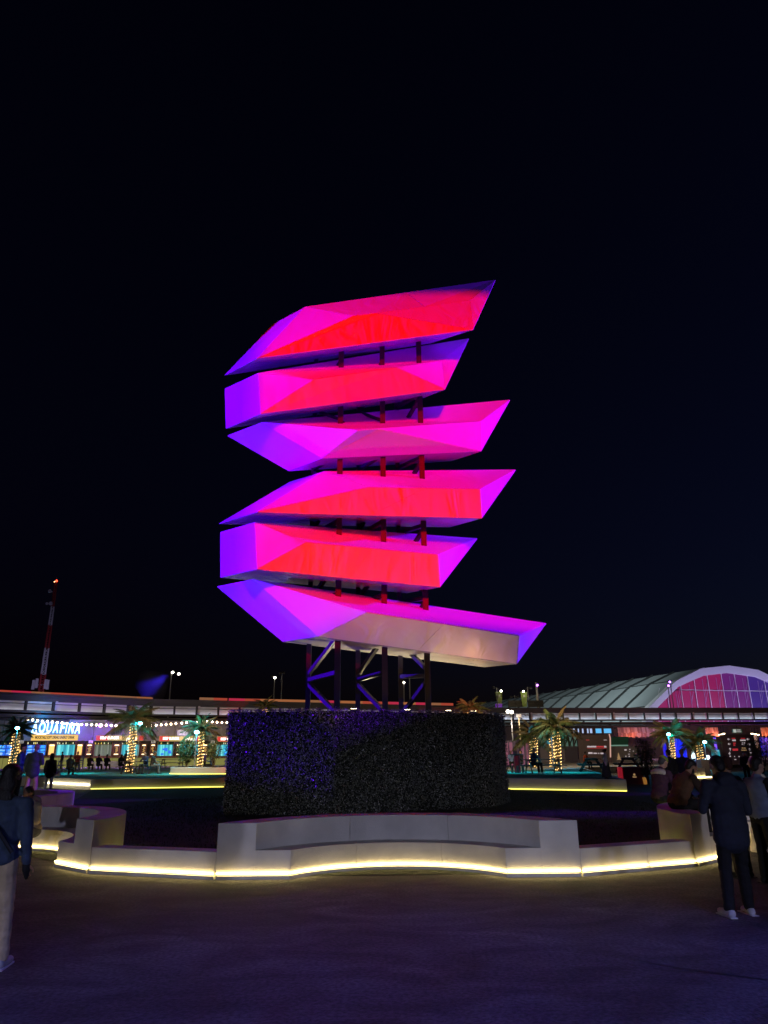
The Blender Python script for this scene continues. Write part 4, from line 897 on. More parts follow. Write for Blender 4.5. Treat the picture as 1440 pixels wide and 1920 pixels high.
# --- dim service hall below the walkway: dark wall, glowing slots, fringed canopies
BP = Plane(P(930, 1400, 100), P(1440, 1400, 104))
def bu(px, py): return BP.uv(px, py)
def flat(name, px0, py0, px1, py1, out, th, m, parent=None, origin=None):
    u0, z1 = bu(px0, py0); u1, z0 = bu(px1, py1)
    return (u0, u1, z0, z1)
M_HALL = mat('hall_wall', (0.10, 0.09, 0.12), 0.8, var=0.15, vscale=0.4)
u0, u1 = bu(900, 1400)[0], bu(1500, 1400)[0]
hw = thing('hall_wall', 'dark wall under the walkway behind the palms and boards', 'wall', BP.at(u0, TZ, -3), BP.rz)
for k in range(16): MB().box(((k + .5) * (u1 - u0) / 16, 0, 2.2), ((u1 - u0) / 16 - .02, 0.25, 4.4)).build('wall_panel', M_HALL, hw)
M_SLOT = glow('blue_lit_slot', (0.12, 0.55, 1.0), 0.9); M_SLOT2 = glow('pale_lit_slot', (0.5, 0.65, 1.0), 0.8)
sl = thing('clerestory_window', 'dark framed strip of small blue lit windows above the big black board', 'window strip', BP.at(bu(1078, 1375)[0], bu(1078, 1375)[1], -1.5), BP.rz)
U0, Z0 = bu(1078, 1375)
MB().box((bu(1118, 1370)[0] - U0, 0.2, bu(1118, 1370)[1] - Z0), (bu(1160, 1370)[0] - U0, 0.2, 1.2)).build('frame', M_DARK, sl)
for a_, b_, m_ in ((1082, 1085, M_SLOT2), (1091, 1093, M_SLOT2), (1099, 1101.5, M_SLOT2), (1108.5, 1111, M_SLOT2), (1114, 1118, M_SLOT2), (1125, 1135.5, M_SLOT), (1140.5, 1154, M_SLOT)):
    x0 = bu(a_, 1366)[0] - U0; x1 = bu(b_, 1366)[0] - U0; z0, z1 = bu(a_, 1374)[1] - Z0, bu(a_, 1365.5)[1] - Z0
    MB().box(((x0 + x1) / 2, 0.07, (z0 + z1) / 2), (x1 - x0, 0.06, z1 - z0)).build('pane', m_, sl)
M_FRINGE = [mat('straw_fringe', (0.55, 0.30, 0.26), 0.8), mat('straw_fringe_dark', (0.40, 0.20, 0.17), 0.8), mat('straw_fringe_pale', (0.65, 0.42, 0.38), 0.8)]
def fringe(px0, px1, py0, py1, label, Y, warm):
    FPn = Plane(P(px0, 1370, Y), P(px1, 1370, Y + (px1 - px0) * 0.006)); (ua, za), (ub, zb2) = FPn.uv(px0, py0), FPn.uv(px1, py1); W = ub - ua; H2 = za - zb2
    t = thing('fringed_canopy', label, 'canopy', FPn.at(ua, zb2), FPn.rz, 'fringed canopies lit from below under the walkway')
    MB().box((W / 2, 0.6, H2 - .05), (W, 1.2, 0.1)).build('canopy_top', M_DARK, t)
    ns = int(W / 0.20)
    for row in range(2):
        for k in range(ns):
            x = (k + .5) * W / ns; h = H2 * (0.55 + rnd.uniform(-.06, .06)); zt = H2 - row * H2 * .42
            MB().add([(x - .09, -.05 - row * .04, zt), (x + .09, -.05 - row * .04, zt), (x + .10, -.14 - row * .04 + rnd.uniform(-.04, .04), zt - h), (x - .10, -.14 - row * .04 + rnd.uniform(-.04, .04), zt - h), (x - .09, 0.0, zt), (x + .09, 0.0, zt), (x + .06, -.05, zt - h), (x - .06, -.05, zt - h)], [(0, 1, 2, 3), (7, 6, 5, 4), (0, 4, 5, 1), (2, 6, 7, 3), (1, 5, 6, 2), (0, 3, 7, 4)]).build('fringe_strip', rnd.choice(M_FRINGE), t)
    for k in range(max(2, int(W / 3))):
        c_ = FPn.at(ua + (k + .5) * W / max(2, int(W / 3)), zb2 - 0.7, 1.0)
        lamp('fringe_lamp', c_, (1.0, 0.30, 0.12) if (warm or k == 0) else (1.0, 0.42, 0.40), 200 if (warm or k == 0) else 120, 0.2)
fringe(1157, 1262, 1364, 1382, 'long pink and orange lit fringed canopy beside the wide palm', 96, False)
fringe(1321, 1348, 1364, 1381, 'short orange lit fringed canopy beside the dark direction board', 97, True)
fringe(1425, 1470, 1364, 1381, 'orange lit fringed canopy past the dark direction board at the picture edge', 97, True)
# blue drapes and pale curtains
M_DRAPE = mat('blue_drape', (0.05, 0.06, 0.6), 0.8, emit=(0.008, 0.01, 0.95), estr=0.42); M_CREAM = mat('cream_curtain', (0.65, 0.5, 0.4), 0.8, emit=(0.7, 0.42, 0.28), estr=0.35)  # light on the drapes and curtains is put into their own glow
def drape(px0, px1, py0, py1, Y, m, name, label, group=None, folds=0.35):
    DP = Plane(P(px0, 1400, Y), P(px1, 1400, Y)); (ua, za), (ub, zb2) = DP.uv(px0, py0), DP.uv(px1, py1); W, H2 = ub - ua, za - zb2
    t = thing(name, label, 'curtain', DP.at(ua, zb2), 0, group)
    nf = max(2, int(W / folds))
    for k in range(nf):
        x0, w = k * W / nf, W / nf
        MB().prism([(x0, 0.1), (x0 + w * .5, -0.06), (x0 + w * .97, 0.1), (x0 + w * .5, 0.16)], 0, H2 - .06).build('fold', m, t)
    MB().box((W / 2, 0.05, H2 - .03), (W, 0.1, 0.06)).build('rail', M_DARK, t)
DG = 'blue drapes under the walkway'
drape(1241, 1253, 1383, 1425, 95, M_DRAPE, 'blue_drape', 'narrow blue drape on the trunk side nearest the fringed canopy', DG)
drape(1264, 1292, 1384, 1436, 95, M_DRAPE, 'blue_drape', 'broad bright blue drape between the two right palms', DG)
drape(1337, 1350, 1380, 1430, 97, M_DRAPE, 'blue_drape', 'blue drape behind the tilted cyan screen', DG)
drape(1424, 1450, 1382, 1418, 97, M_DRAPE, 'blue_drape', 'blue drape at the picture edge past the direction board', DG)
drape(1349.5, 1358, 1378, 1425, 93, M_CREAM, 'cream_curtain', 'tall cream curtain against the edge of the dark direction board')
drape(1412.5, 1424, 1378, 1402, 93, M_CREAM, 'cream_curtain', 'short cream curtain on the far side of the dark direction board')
lamp('cyan_hall_lamp', P(1306, 1395, 92), (0.05, 0.5, 1.0), 260, 0.4)
lamp('blue_hall_lamp', P(1285, 1385, 90), (0.05, 0.08, 1.0), 300, 0.4)
# row of small lit spots by the direction board
M_SP = glow('warm_spot', (1.0, 0.7, 0.42), 9)
for i, (px, py, lab) in enumerate(((1349, 1377.5, 0), (1352.5, 1377, 0), (1357, 1375.5, 0), (1410, 1375.5, 1), (1416, 1376.5, 1), (1421.5, 1377.5, 1))):
    p = P(px, py, 91.5)
    t = thing('hanging_spotlight', ['outermost of three small spotlights above the tall cream curtain', 'middle of three small spotlights above the tall cream curtain', 'innermost of three small spotlights above the tall cream curtain, nearest the direction board', 'innermost of three small spotlights above the short cream curtain, nearest the direction board', 'middle of three small spotlights above the short cream curtain', 'outermost of three small spotlights above the short cream curtain'][i], 'spotlight', p, 0, ['trio of spotlights left of the direction board', 'trio of spotlights right of the direction board'][lab])
    MB().tube([(0, 0, .02), (0, 0, .3)], [0.14, 0.1], 8).build('can', M_BLACK, t); MB().ell((0, 0, 0), (0.15, 0.15, 0.09)).build('lens', M_SP, t); MB().tube([(0, 0, .3), (0, 0, 1.0)], 0.03, 5).build('stem', M_BLACK, t)

# --- boards
M_PLUM = mat('plum_board', (0.045, 0.022, 0.035), 0.5); M_PRW = glow('white_print', (0.9, 0.75, 0.8), 0.5); M_PRR = glow('red_print', (0.8, 0.04, 0.06), 0.5); M_PRO = glow('gold_print', (0.75, 0.45, 0.2), 0.4)
def board(px0, px1, py0, py1, Y, m, name, label, cat='sign board', taper=0.0, depth=0.3):
    a = P(px0, py1, Y); b = P(px1, py0, Y); w, h = b.x - a.x, b.z - a.z
    base = min(a.z, TZ)
    t = thing(name, label, cat, (a.x + w / 2, Y, a.z))
    k = taper * w
    vs = [(-w / 2, 0, 0), (w / 2, 0, 0), (w / 2 - k, 0, h), (-w / 2 + k, 0, h), (-w / 2, depth, 0), (w / 2, depth, 0), (w / 2 - k, depth, h), (-w / 2 + k, depth, h)]
    MB().add(vs, [(0, 1, 2, 3), (7, 6, 5, 4), (0, 4, 5, 1), (2, 6, 7, 3), (1, 5, 6, 2), (0, 3, 7, 4)]).build('panel', m, t, bevel=0.03)
    if a.z > TZ + .1: MB().box((0, depth / 2, -(a.z - TZ) / 2), (w * .8, depth * .6, a.z - TZ)).build('foot', M_DARK, t)
    def loc(px, py): q = P(px, py, Y - .02); return (q.x - (a.x + w / 2), q.z - a.z)
    return t, loc
def marks(t, loc, rows, size=1.0):
    """rows of unreadably small print: (px0, px1, py, height_px, material)"""
    for px0, px1, py, hp, m in rows:
        x = px0
        while x < px1 - .4:
            w = min(rnd.uniform(0.8, 1.9), px1 - x); (xa, z0), (xb, z1) = loc(x, py + hp / 2 * rnd.uniform(.75, 1)), loc(x + w * .8, py - hp / 2 * rnd.uniform(.7, 1))
            MB().box(((xa + xb) / 2, -0.02, (z0 + z1) / 2), (xb - xa, 0.02, z1 - z0)).build('printed_mark', m, t); x += w
t, loc = board(1087, 1143, 1377, 1436, 74, M_PLUM, 'menu_board', 'big plum coloured board with red and white print behind the woman in white', taper=0.02)
marks(t, loc, [(1099, 1105, 1387.5, 1.2, M_PRR), (1132, 1138, 1387.5, 1.2, M_PRW), (1101, 1118, 1400, 3.2, M_PRW), (1118, 1133, 1400, 3.0, M_PRR), (1133, 1137, 1400, 4, M_PRW), (1101, 1137, 1403, 0.8, M_PRR), (1103, 1111, 1412, 3.8, M_PRW), (1113, 1120, 1412.5, 2.6, M_PRW), (1122, 1124, 1412.5, 2.6, M_PRW), (1126, 1132, 1412.5, 3.2, M_PRW)])
MB().tube([(loc(1142, 1376)[0], -0.05, loc(1142, 1376)[1]), (loc(1144, 1384)[0], -0.05, loc(1144, 1384)[1]), (loc(1144.6, 1420)[0], -0.05, loc(1144.6, 1420)[1])], 0.06, 6).build('lit_edge', glow('board_edge', (0.9, 0.5, 0.4), 0.7), t)
M_SLATE = mat('slate_board', (0.11, 0.095, 0.115), 0.6)
t, loc = board(1145, 1197, 1399.5, 1432, 78, M_SLATE, 'menu_board', 'low grey board with a small golden tree emblem and white icons')
marks(t, loc, [(1171, 1175, 1406, 3, M_PRW), (1180, 1182, 1405, 2, M_PRW), (1187, 1188.5, 1408.5, 2, M_PRW), (1180, 1182, 1409, 1.5, M_PRW), (1178, 1181, 1414, 1.2, M_PRW), (1173, 1174.5, 1418, 2.5, M_PRW), (1179, 1181, 1418, 2, M_PRW)])
gx, gz = loc(1161, 1426); tz_ = loc(1161, 1411)[1]; hh = tz_ - gz
for q, (w, z0, z1) in enumerate(((0.42, 0.1, .45), (.34, .3, .65), (.24, .5, .85), (.14, .72, 1.0))):
    MB().add([(gx - w * .55, -.03, gz + hh * z0), (gx + w * .55, -.03, gz + hh * z0), (gx, -.03, gz + hh * z1), (gx - w * .55, -.01, gz + hh * z0), (gx + w * .55, -.01, gz + hh * z0), (gx, -.01, gz + hh * z1)], [(0, 1, 2), (5, 4, 3), (0, 3, 4, 1), (1, 4, 5, 2), (2, 5, 3, 0)]).build('tree_emblem', M_PRO, t)
t, loc = board(1357.5, 1416, 1377, 1440, 62, M_PLUM, 'direction_board', 'tall dark direction board with white arrows and red and white names', taper=0.045)
def arrow(px, py, ang, s=2.3):
    x, z = loc(px, py); w = loc(px + s, py)[0] - x; c_, s_ = math.cos(R(ang)), math.sin(R(ang))
    def r_(a, b): return (x + (a * c_ - b * s_) * w, -0.03, z + (a * s_ + b * c_) * w)
    MB().beam(r_(-1, 0), r_(1, 0), 0.035).beam(r_(1, 0), r_(.2, .7), 0.035).beam(r_(1, 0), r_(.2, -.7), 0.035).build('arrow', M_PRW, t)
for px, py, an in ((1366.5, 1386, 180), (1367.5, 1395, 180), (1369, 1405, 90), (1368, 1412, 250), (1402.5, 1386, 180), (1404, 1395.5, 0), (1405.5, 1405.5, 90), (1408, 1412.5, 90)): arrow(px, py, an)
marks(t, loc, [(1372, 1379, 1384.4, 1.6, M_PRR), (1373, 1379.5, 1388, 3.2, M_PRW), (1375, 1380, 1393.5, 2.2, M_PRR), (1375.5, 1379, 1397, 2.6, M_PRR), (1374, 1383.5, 1405.5, 4.5, M_PRR), (1389, 1397, 1384.4, 1.4, M_PRR), (1388, 1398, 1388, 2.8, M_PRW), (1391, 1397, 1393, 1.5, M_PRW), (1391, 1396, 1396, 1.5, M_PRW), (1391, 1398.5, 1402.5, 2, M_PRO), (1390, 1400, 1406.5, 2, M_PRO), (1368, 1371, 1418, 2, M_PRW), (1377, 1378, 1418.5, 2, M_PRW), (1385, 1387, 1418.5, 2, M_PRW), (1406, 1409, 1418.5, 2, M_PRW), (1377, 1381, 1424, 1.5, M_PRW)])
M_GREENS = glow('green_sign', (0.05, 0.10, 0.06), 0.5)
t, loc = board(1374.5, 1391, 1366.5, 1374.5, 90, M_GREENS, 'hanging_sign', 'small dark green sign with a white square above the direction board', depth=.2)
for c_ in list(t.children): 
    if c_.name.startswith('foot'): bpy.data.objects.remove(c_)
x, z = loc(1377.5, 1370.5); MB().box((x, -.03, z), (.32, .03, .36)).build('white_square', glow('sign_white', (0.7, 0.75, 0.7), 0.6), t)
marks(t, loc, [(1381, 1389, 1368.8, 1.5, M_PRW), (1381, 1390, 1372, 1.2, M_PRW)])
MB().tube([(0, .1, .5), (0, .1, 1.8)], .03, 5).build('hanger', M_DARK, t)
M_CY = glow('cyan_screen', (0.02, 0.35, 0.45), 0.8)
t, loc = board(1338, 1349, 1405.5, 1432, 66, M_CY, 'display_totem', 'slim glowing cyan display totem beside the cream curtain', 'display', depth=.15)
for q in range(9):
    x, z = loc(1343.5 + rnd.uniform(-2, 2), 1408 + q * 2.5); MB().box((x, -.025, z), (rnd.uniform(.12, .3), .02, .05)).build('screen_line', M_SLOT2, t)
# glowing kiosks in the blue area
M_GLW = glow('glowing_white', (0.7, 0.9, 1.0), 2.2)
for px0, px1, py0, py1, lab in ((1297, 1302, 1405, 1422, 'small glowing white kiosk lamp between the two right palms'), (1322, 1334, 1416, 1430, 'glowing white cone shaped kiosk right of the farthest palm trunk')):
    a = P(px0, py1, 86); b = P(px1, py0, 86); w, h = b.x - a.x, b.z - a.z
    t = thing('glowing_kiosk', lab, 'kiosk', (a.x + w / 2, 86, a.z), 0, 'glowing white kiosks in the blue lit area')
    MB().tube([(0, 0, 0), (0, 0, h * .45), (0, 0, h * .75), (0, 0, h)], [w * .5, w * .48, w * .25, w * .18], 8).build('shade', M_GLW, t); MB().box((0, 0, -(a.z - TZ) / 2), (w * .5, w * .5, max(.1, a.z - TZ))).build('stand', M_DARK, t)
# green awning and scaffold box
M_GTENT = mat('green_awning', (0.05, 0.20, 0.15), 0.7); 
a = P(1145, 1399, 88); b = P(1184, 1381, 88); w, h = b.x - a.x, b.z - a.z
t = thing('awning', 'dark green sloped awning with a pale valance behind the grey board', 'awning', (a.x, 88, a.z))
MB().add([(0, 0, .15 * h), (w * .8, 0, .15 * h), (w, .9, h), (w * .15, .9, h), (0, .06, .1 * h), (w * .8, .06, .1 * h), (w, .96, h - .05), (w * .15, .96, h - .05)], [(0, 1, 2, 3), (7, 6, 5, 4), (0, 4, 5, 1), (2, 6, 7, 3), (1, 5, 6, 2), (0, 3, 7, 4)]).build('roof', M_GTENT, t)
MB().box((w * .4, -.02, .06 * h), (w * .8, .05, .14 * h)).build('valance', mat('pale_valance', (0.35, 0.6, 0.5), 0.7, emit=(0.2, 0.5, 0.42), estr=.3), t)
for x in (.1, w * .75): MB().box((x, .05, -(a.z - TZ) / 2), (.1, .1, a.z - TZ)).build('leg', M_DARK, t)
a = P(1013, 1425, 80); b = P(1082, 1399, 80); w, h = b.x - a.x, b.z - a.z
t = thing('site_hoarding', 'plain grey hoarding panels behind the pair of lit palm trunks', 'hoarding', (a.x, 80, TZ))
for k in range(3): MB().box(((k + .5) * w / 3, 0, (b.z - TZ) / 2), (w / 3 - .04, .15, b.z - TZ)).build('panel', mat('hoarding_grey', (0.16, 0.14, 0.18), 0.8) if k == 0 else bpy.data.materials['hoarding_grey'], t)
a = P(1050, 1400, 84); b = P(1083, 1381, 84); w, h = b.x - a.x, b.z - a.z
t = thing('stair_tower', 'dark lattice tower behind the pair of lit palm trunks', 'stair tower', (a.x, 84, TZ)); hb = a.z - TZ
for k in range(5):
    MB().beam((k * w / 4, 0, 0), (k * w / 4, 0, hb + h), .14).build('upright', M_DARK, t)
    if k < 4: MB().beam((k * w / 4, 0.1, hb), ((k + 1) * w / 4, 0.1, hb + h), .12).build('diagonal', M_DARK, t)
MB().box((w / 2, .5, hb + h / 2), (w, .1, h)).build('lit_backing', mat('teal_backing', (0.2, 0.35, 0.33), 0.8, emit=(0.1, .25, .22), estr=.3), t)
MB().box((w / 2, 0, hb + h + .1), (w + .2, .4, .15)).build('top_rail', M_DARK, t)
# glass screen fence near the hedge
M_VGLASS = mat('violet_panel', (0.12, 0.10, 0.18), 0.12, spec=.8)
a = P(946, 1426, 62); b = P(1002, 1388, 62); w, h = b.x - a.x, b.z - a.z
t = thing('screen_wall', 'glossy dark violet panels reflecting pink light beside the hedge block', 'screen wall', (a.x, 62, TZ))
for k in range(5): MB().box(((k + .5) * w / 5, 0, (b.z - TZ) / 2), (w / 5 - .04, .08, b.z - TZ)).build('panel', M_VGLASS, t)
for k in range(6): MB().box((k * w / 5, .02, (b.z - TZ) / 2), (.06, .14, b.z - TZ)).build('post', M_DARK, t)
for px, lab in ((949.5, 'pink'), (958, 'pink'), (979, 'pink'), (989.5, 'pink')):
    p = P(px, 1402, 61.0); 
    t = thing('light_column', 'slim dim pink light column before the violet panels near the hedge block', 'light column', (p.x, 61, TZ), 0, 'pink light columns near the hedge block')
    MB().tube([(0, 0, .1), (0, 0, P(px, 1392, 61).z - TZ)], .13, 8).build('tube', glow('pink_column', (0.5, 0.16, 0.26), 0.4) if px < 950 else bpy.data.materials['pink_column'], t); MB().tube([(0, 0, 0), (0, 0, .1)], .18, 8).build('base', M_DARK, t)  # glowing tubes stand in for pink reflections in the panels
PG2 = 'pale lamp poles beside the hedge block'
pole('lamp_pole', 'pale pole with two bright white lamps beside the hedge block', 'lamp pole', 959, 1345, 1390, 64, [(-7, -12, M_HEAD), (0, -11, M_HEAD)], PG2, .05, M_POLE, TZ)
t = thing('box_pole', 'pale pole with a white box on top beside the hedge block', 'lamp pole', (P(973, 1345, 64).x, 64, TZ), 0)
hz_ = P(973, 1345, 64).z - TZ; MB().tube([(0, 0, 0), (0, 0, hz_)], .05, 8).build('pole', mat('cream_pole', (.6, .5, .3), .5, emit=(.5, .38, .15), estr=.25), t); MB().box((0, 0, hz_ + .12), (.42, .3, .28)).build('box', M_PANEL, t, bevel=.02)
lamp('pole_lamp', P(956, 1358, 63.5), (1, 0.85, 0.7), 130, .1)

# ================================================================== TERRACE FURNITURE
M_TWOOD = mat('dark_table_wood', (0.05, 0.035, 0.045), 0.5, var=.3, vscale=5)
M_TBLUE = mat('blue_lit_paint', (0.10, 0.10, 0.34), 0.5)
def picnic(loc, rz, label, m=M_TWOOD, L=1.8):
    t = thing('picnic_table', label, 'picnic table', loc, rz, 'picnic tables on the turf terraces')
    for k in range(5): MB().box((0, (k - 2) * .15, .74), (L, .135, .04)).build('tabletop_plank', m, t)
    for s_ in (-1, 1):
        for k in range(2): MB().box((0, s_ * (.68 + k * .13), .44), (L, .12, .04)).build('seat_plank', m, t)
        for e in (-1, 1): MB().beam((e * L * .36, s_ * .24, .72), (e * L * .36, s_ * .72, 0), .09, .05, up=(1, 0, 0)).build('leg', m, t)
    for e in (-1, 1):
        MB().box((e * L * .36 - .05 * e, 0, .40), (.04, 1.6, .09)).build('seat_bearer', m, t); MB().box((e * L * .36 - .05 * e, 0, .69), (.04, .7, .08)).build('top_bearer', m, t)
    return t
def onT(px, py): return G(px, py, TZ)
picnic(onT(262, 1450.5), R(-8), 'dark picnic table at the foot of the biggest palm, a man on its bench', L=2.6)
picnic(onT(128, 1445.5), R(8), 'blue lit picnic table in front of the drinks stall window', M_TBLUE, L=1.9)
picnic(onT(322, 1440), R(0), 'dark picnic table before the lit counter of the third burger stall', L=2.2)
picnic(onT(1019, 1450), R(4), 'dark picnic table with a man seated at it, right of the hedge block', L=2.3)
picnic(onT(1111, 1447), R(78), 'dark picnic table with a child in orange beside the woman in white')
picnic(onT(1180, 1445.5), R(70), 'empty dark picnic table behind the red planter box')
# high table with red foot
p = onT(971, 1449); t = thing('high_table', 'round high table on a red lit drum beside the hedge block', 'high table', p)
MB().tube([(0, 0, 0), (0, 0, .95)], .19, 14).build('drum', mat('red_drum', (.45, .02, .06), .35), t); MB().tube([(0, 0, 1.0), (0, 0, 1.05)], .42, 16).build('tabletop', M_TWOOD, t); MB().tube([(0, 0, .95), (0, 0, 1.0)], .14, 10).build('neck', M_DARK, t)
for k in range(3): 
    a_ = R(120 * k + 20); MB().box((math.cos(a_) * .36, math.sin(a_) * .36, .2), (.12, .12, .4)).build('foot_post', M_DARK, t)
# blue high chair
p = onT(146, 1446); t = thing('high_chair', 'tall blue lit wooden chair at the end of the blue picnic table', 'chair', p, R(-20))
for sx in (-1, 1):
    for sy in (-1, 1): MB().beam((sx * .24, sy * .24, 0), (sx * .19, sy * .19, .62), .05).build('leg', M_TBLUE, t)
    MB().beam((sx * .19, .19, .62), (sx * .19, .24, 1.1), .05).build('back_post', M_TBLUE, t)
MB().box((0, 0, .63), (.46, .46, .05)).build('seat', M_TBLUE, t)
for z in (.8, .95, 1.07): MB().box((0, .22, z), (.42, .03, .09)).build('back_slat', M_TBLUE, t)
# white block bench in front of the stalls
a, b = onT(163, 1439), onT(238, 1438.5); d = b - a
t = thing('block_bench', 'long plain white block bench before the first burger stall', 'bench', (a.x, a.y, TZ), math.atan2(d.y, d.x))
MB().box((.35, .3, .28), (.68, .6, .55)).build('block', M_CONC, t, bevel=.015); MB().box((d.length / 2 + .36, .3, .28), (d.length - .74, .6, .55)).build('block', M_CONC, t, bevel=.015)
# round planter beside the hedge
M_PLANTER = mat('planter_white', (.5, .5, .52), .7)
a, b = onT(337, 1449.5), onT(425, 1452)
t = thing('round_planter', 'low round planter wall washed blue with bushes and a small palm in it', 'planter', (b.x, b.y + 1.2, TZ))
ptsq = []
W = b.x - a.x
for k in range(25):
    an = math.pi + math.pi * k / 24; ptsq.append((W * math.cos(an), 1.9 * math.sin(an) + .6))
MB().prism(ptsq + [(W, 2.4), (-W, 2.4)], 0, .42).build('wall', M_PLANTER, t, bevel=.02); MB().prism([(x * .94, y * .94 + .1) for x, y in ptsq] + [(W * .94, 2.3), (-W * .94, 2.3)], .42, .44).build('soil', mat('soil', (.03, .022, .015), .95), t)
MB().tube([(x * 1.01, y * 1.01, .04) for x, y in ptsq], .02, 6).build('light_strip', M_LEDG, t)
PLX = (b.x, b.y + 1.2)
# red planter box and pots on the right
p = G(1184, 1470); q0 = G(1166, 1468); 
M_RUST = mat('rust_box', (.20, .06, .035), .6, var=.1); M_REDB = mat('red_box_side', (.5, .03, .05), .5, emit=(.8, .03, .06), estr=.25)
t = thing('planter_box', 'square rust red planter box with one bright red side at the end of the wall', 'planter box', (p.x, p.y, 0), R(-12))
MB().box((.12, 0, .42), (1.02, .7, .84)).build('box', M_RUST, t, bevel=.012); MB().box((-.52, .05, .42), (.20, .66, .84)).build('side_panel', M_REDB, t, bevel=.01); MB().box((.16, -.36, .36), (.20, .008, .05)).build('printed_mark', M_PRO, t); MB().tube([(.16, -.352, .48), (.16, -.362, .48)], .06, 8).build('emblem', M_PRO, t)
M_FOL = mat('bush_leaf', (0.035, 0.07, 0.02), .5, var=.4, vscale=6); M_FOL2 = mat('bush_leaf_pale', (0.10, 0.13, 0.035), .5, var=.4, vscale=6); M_STEM = mat('stem', (.08, .06, .03), .8)
def bush(loc, h, w, label, m=M_FOL, n=700, pot=False, blades=False, group=None):
    t = thing('potted_plant' if pot else 'bush', label, 'plant', loc, 0, group)
    b_ = MB(); z0 = .3 if pot else 0
    if pot: MB().tube([(0, 0, 0), (0, 0, .34)], [.13, .17], 10).build('pot', mat('orange_pot', (.5, .2, .05), .6, emit=(.9, .4, .08), estr=.25), t)
    st = MB()
    for k in range(9):
        a_ = rnd.uniform(0, 6.28); r_ = w * rnd.uniform(.1, .42); st.tube([(rnd.uniform(-.06, .06), rnd.uniform(-.06, .06), z0), (math.cos(a_) * r_ * .5, math.sin(a_) * r_ * .5, z0 + h * .4), (math.cos(a_) * r_, math.sin(a_) * r_, h * rnd.uniform(.7, .95))], [.02, .014, .006], 5)
    st.build('stem', M_STEM, t)
    for k in range(n):
        while True:
            x, y, z = rnd.uniform(-1, 1), rnd.uniform(-1, 1), rnd.uniform(-1, 1)
            if x * x + y * y + z * z < 1: break
        lump = .8 + .35 * noise.noise(Vector((x * 2 + loc[0], y * 2, z * 2)))
        p_ = Vector((x * w / 2 * lump, y * w / 2 * lump, z0 + (h - z0) * (.56 + z * .44 * lump)))
        u = Vector((rnd.gauss(0, 1), rnd.gauss(0, 1), rnd.gauss(-.1, .7))).normalized(); v = u.cross(Vector((rnd.gauss(0, 1), rnd.gauss(0, 1), rnd.gauss(0, 1)))).normalized()
        l = rnd.uniform(.10, .2); wd = l * (.12 if blades else .28)
        b_.add([p_, p_ + u * l * .5 + v * wd, p_ + u * l - Vector((0, 0, l * .2)), p_ + u * l * .5 - v * wd], [(0, 1, 2, 3)])
    tag(b_.build('foliage', m, t), kind='stuff'); return t
bp_ = PLX
bush((P(351, 1400, bp_[1]).x, bp_[1], TZ + .4), 1.75, 1.7, 'dense dark bush in the round planter in front of the third burger stall', n=1100)
bush((P(402, 1400, bp_[1] - .3).x, bp_[1] - .3, TZ + .4), 1.8, 1.3, 'pale leafy bamboo clump in the round planter against the hedge block', M_FOL2, 700, blades=True)
bush(G(1216, 1471), 2.6, 1.25, 'tall dark palm-like bush beside the rust red planter box', n=1200, blades=True)
bush(G(1207, 1470) - Vector((0, .4, 0)), .9, .5, 'small plant in a glowing orange pot beside the rust red planter box', n=150, pot=True)
bush((onT(1432, 1450)[0], onT(1432, 1450)[1], TZ), 2.1, 2.0, 'dark spiky bush at the picture edge behind the man with glasses', n=1000, blades=True)
# white kiosks with light strip on the right
a, b = G(1293, 1462), G(1334, 1461)
t = thing('kiosk_counter', 'pale counter block with a bright light strip at its foot behind the brown vest man', 'counter', (a.x, a.y, 0), math.atan2((b - a).y, (b - a).x)); W = (b - a).length
MB().box((W * .22, .4, .46), (W * .44, .8, .78)).build('block', M_CONC, t, bevel=.015); MB().box((W * .24, -.012, .56), (W * .34, .02, .36)).build('inset_panel', M_PANEL, t); MB().box((W * .62, .4, .36), (W * .28, .8, .58)).build('block', M_CONC, t, bevel=.015)
MB().box((W / 2, -.03, .12), (W, .04, .06)).build('light_strip', M_LED, t)
a, b = G(1318, 1452), G(1342, 1452)
t = thing('kiosk_counter', 'dark grey counter with a stack of lit shelves just behind the pale counter', 'counter', (a.x, a.y, 0), 0); W = (b - a).length
MB().box((W * .36, .4, .5), (W * .7, .8, 1.0)).build('block', M_SLATE, t, bevel=.015)
for q in range(3): MB().box((W * .86, .2, .25 + q * .3), (W * .26, .4, .06)).build('shelf', glow('teal_shelf', (.1, .5, .6), .8) if q == 0 else bpy.data.materials['teal_shelf'], t)

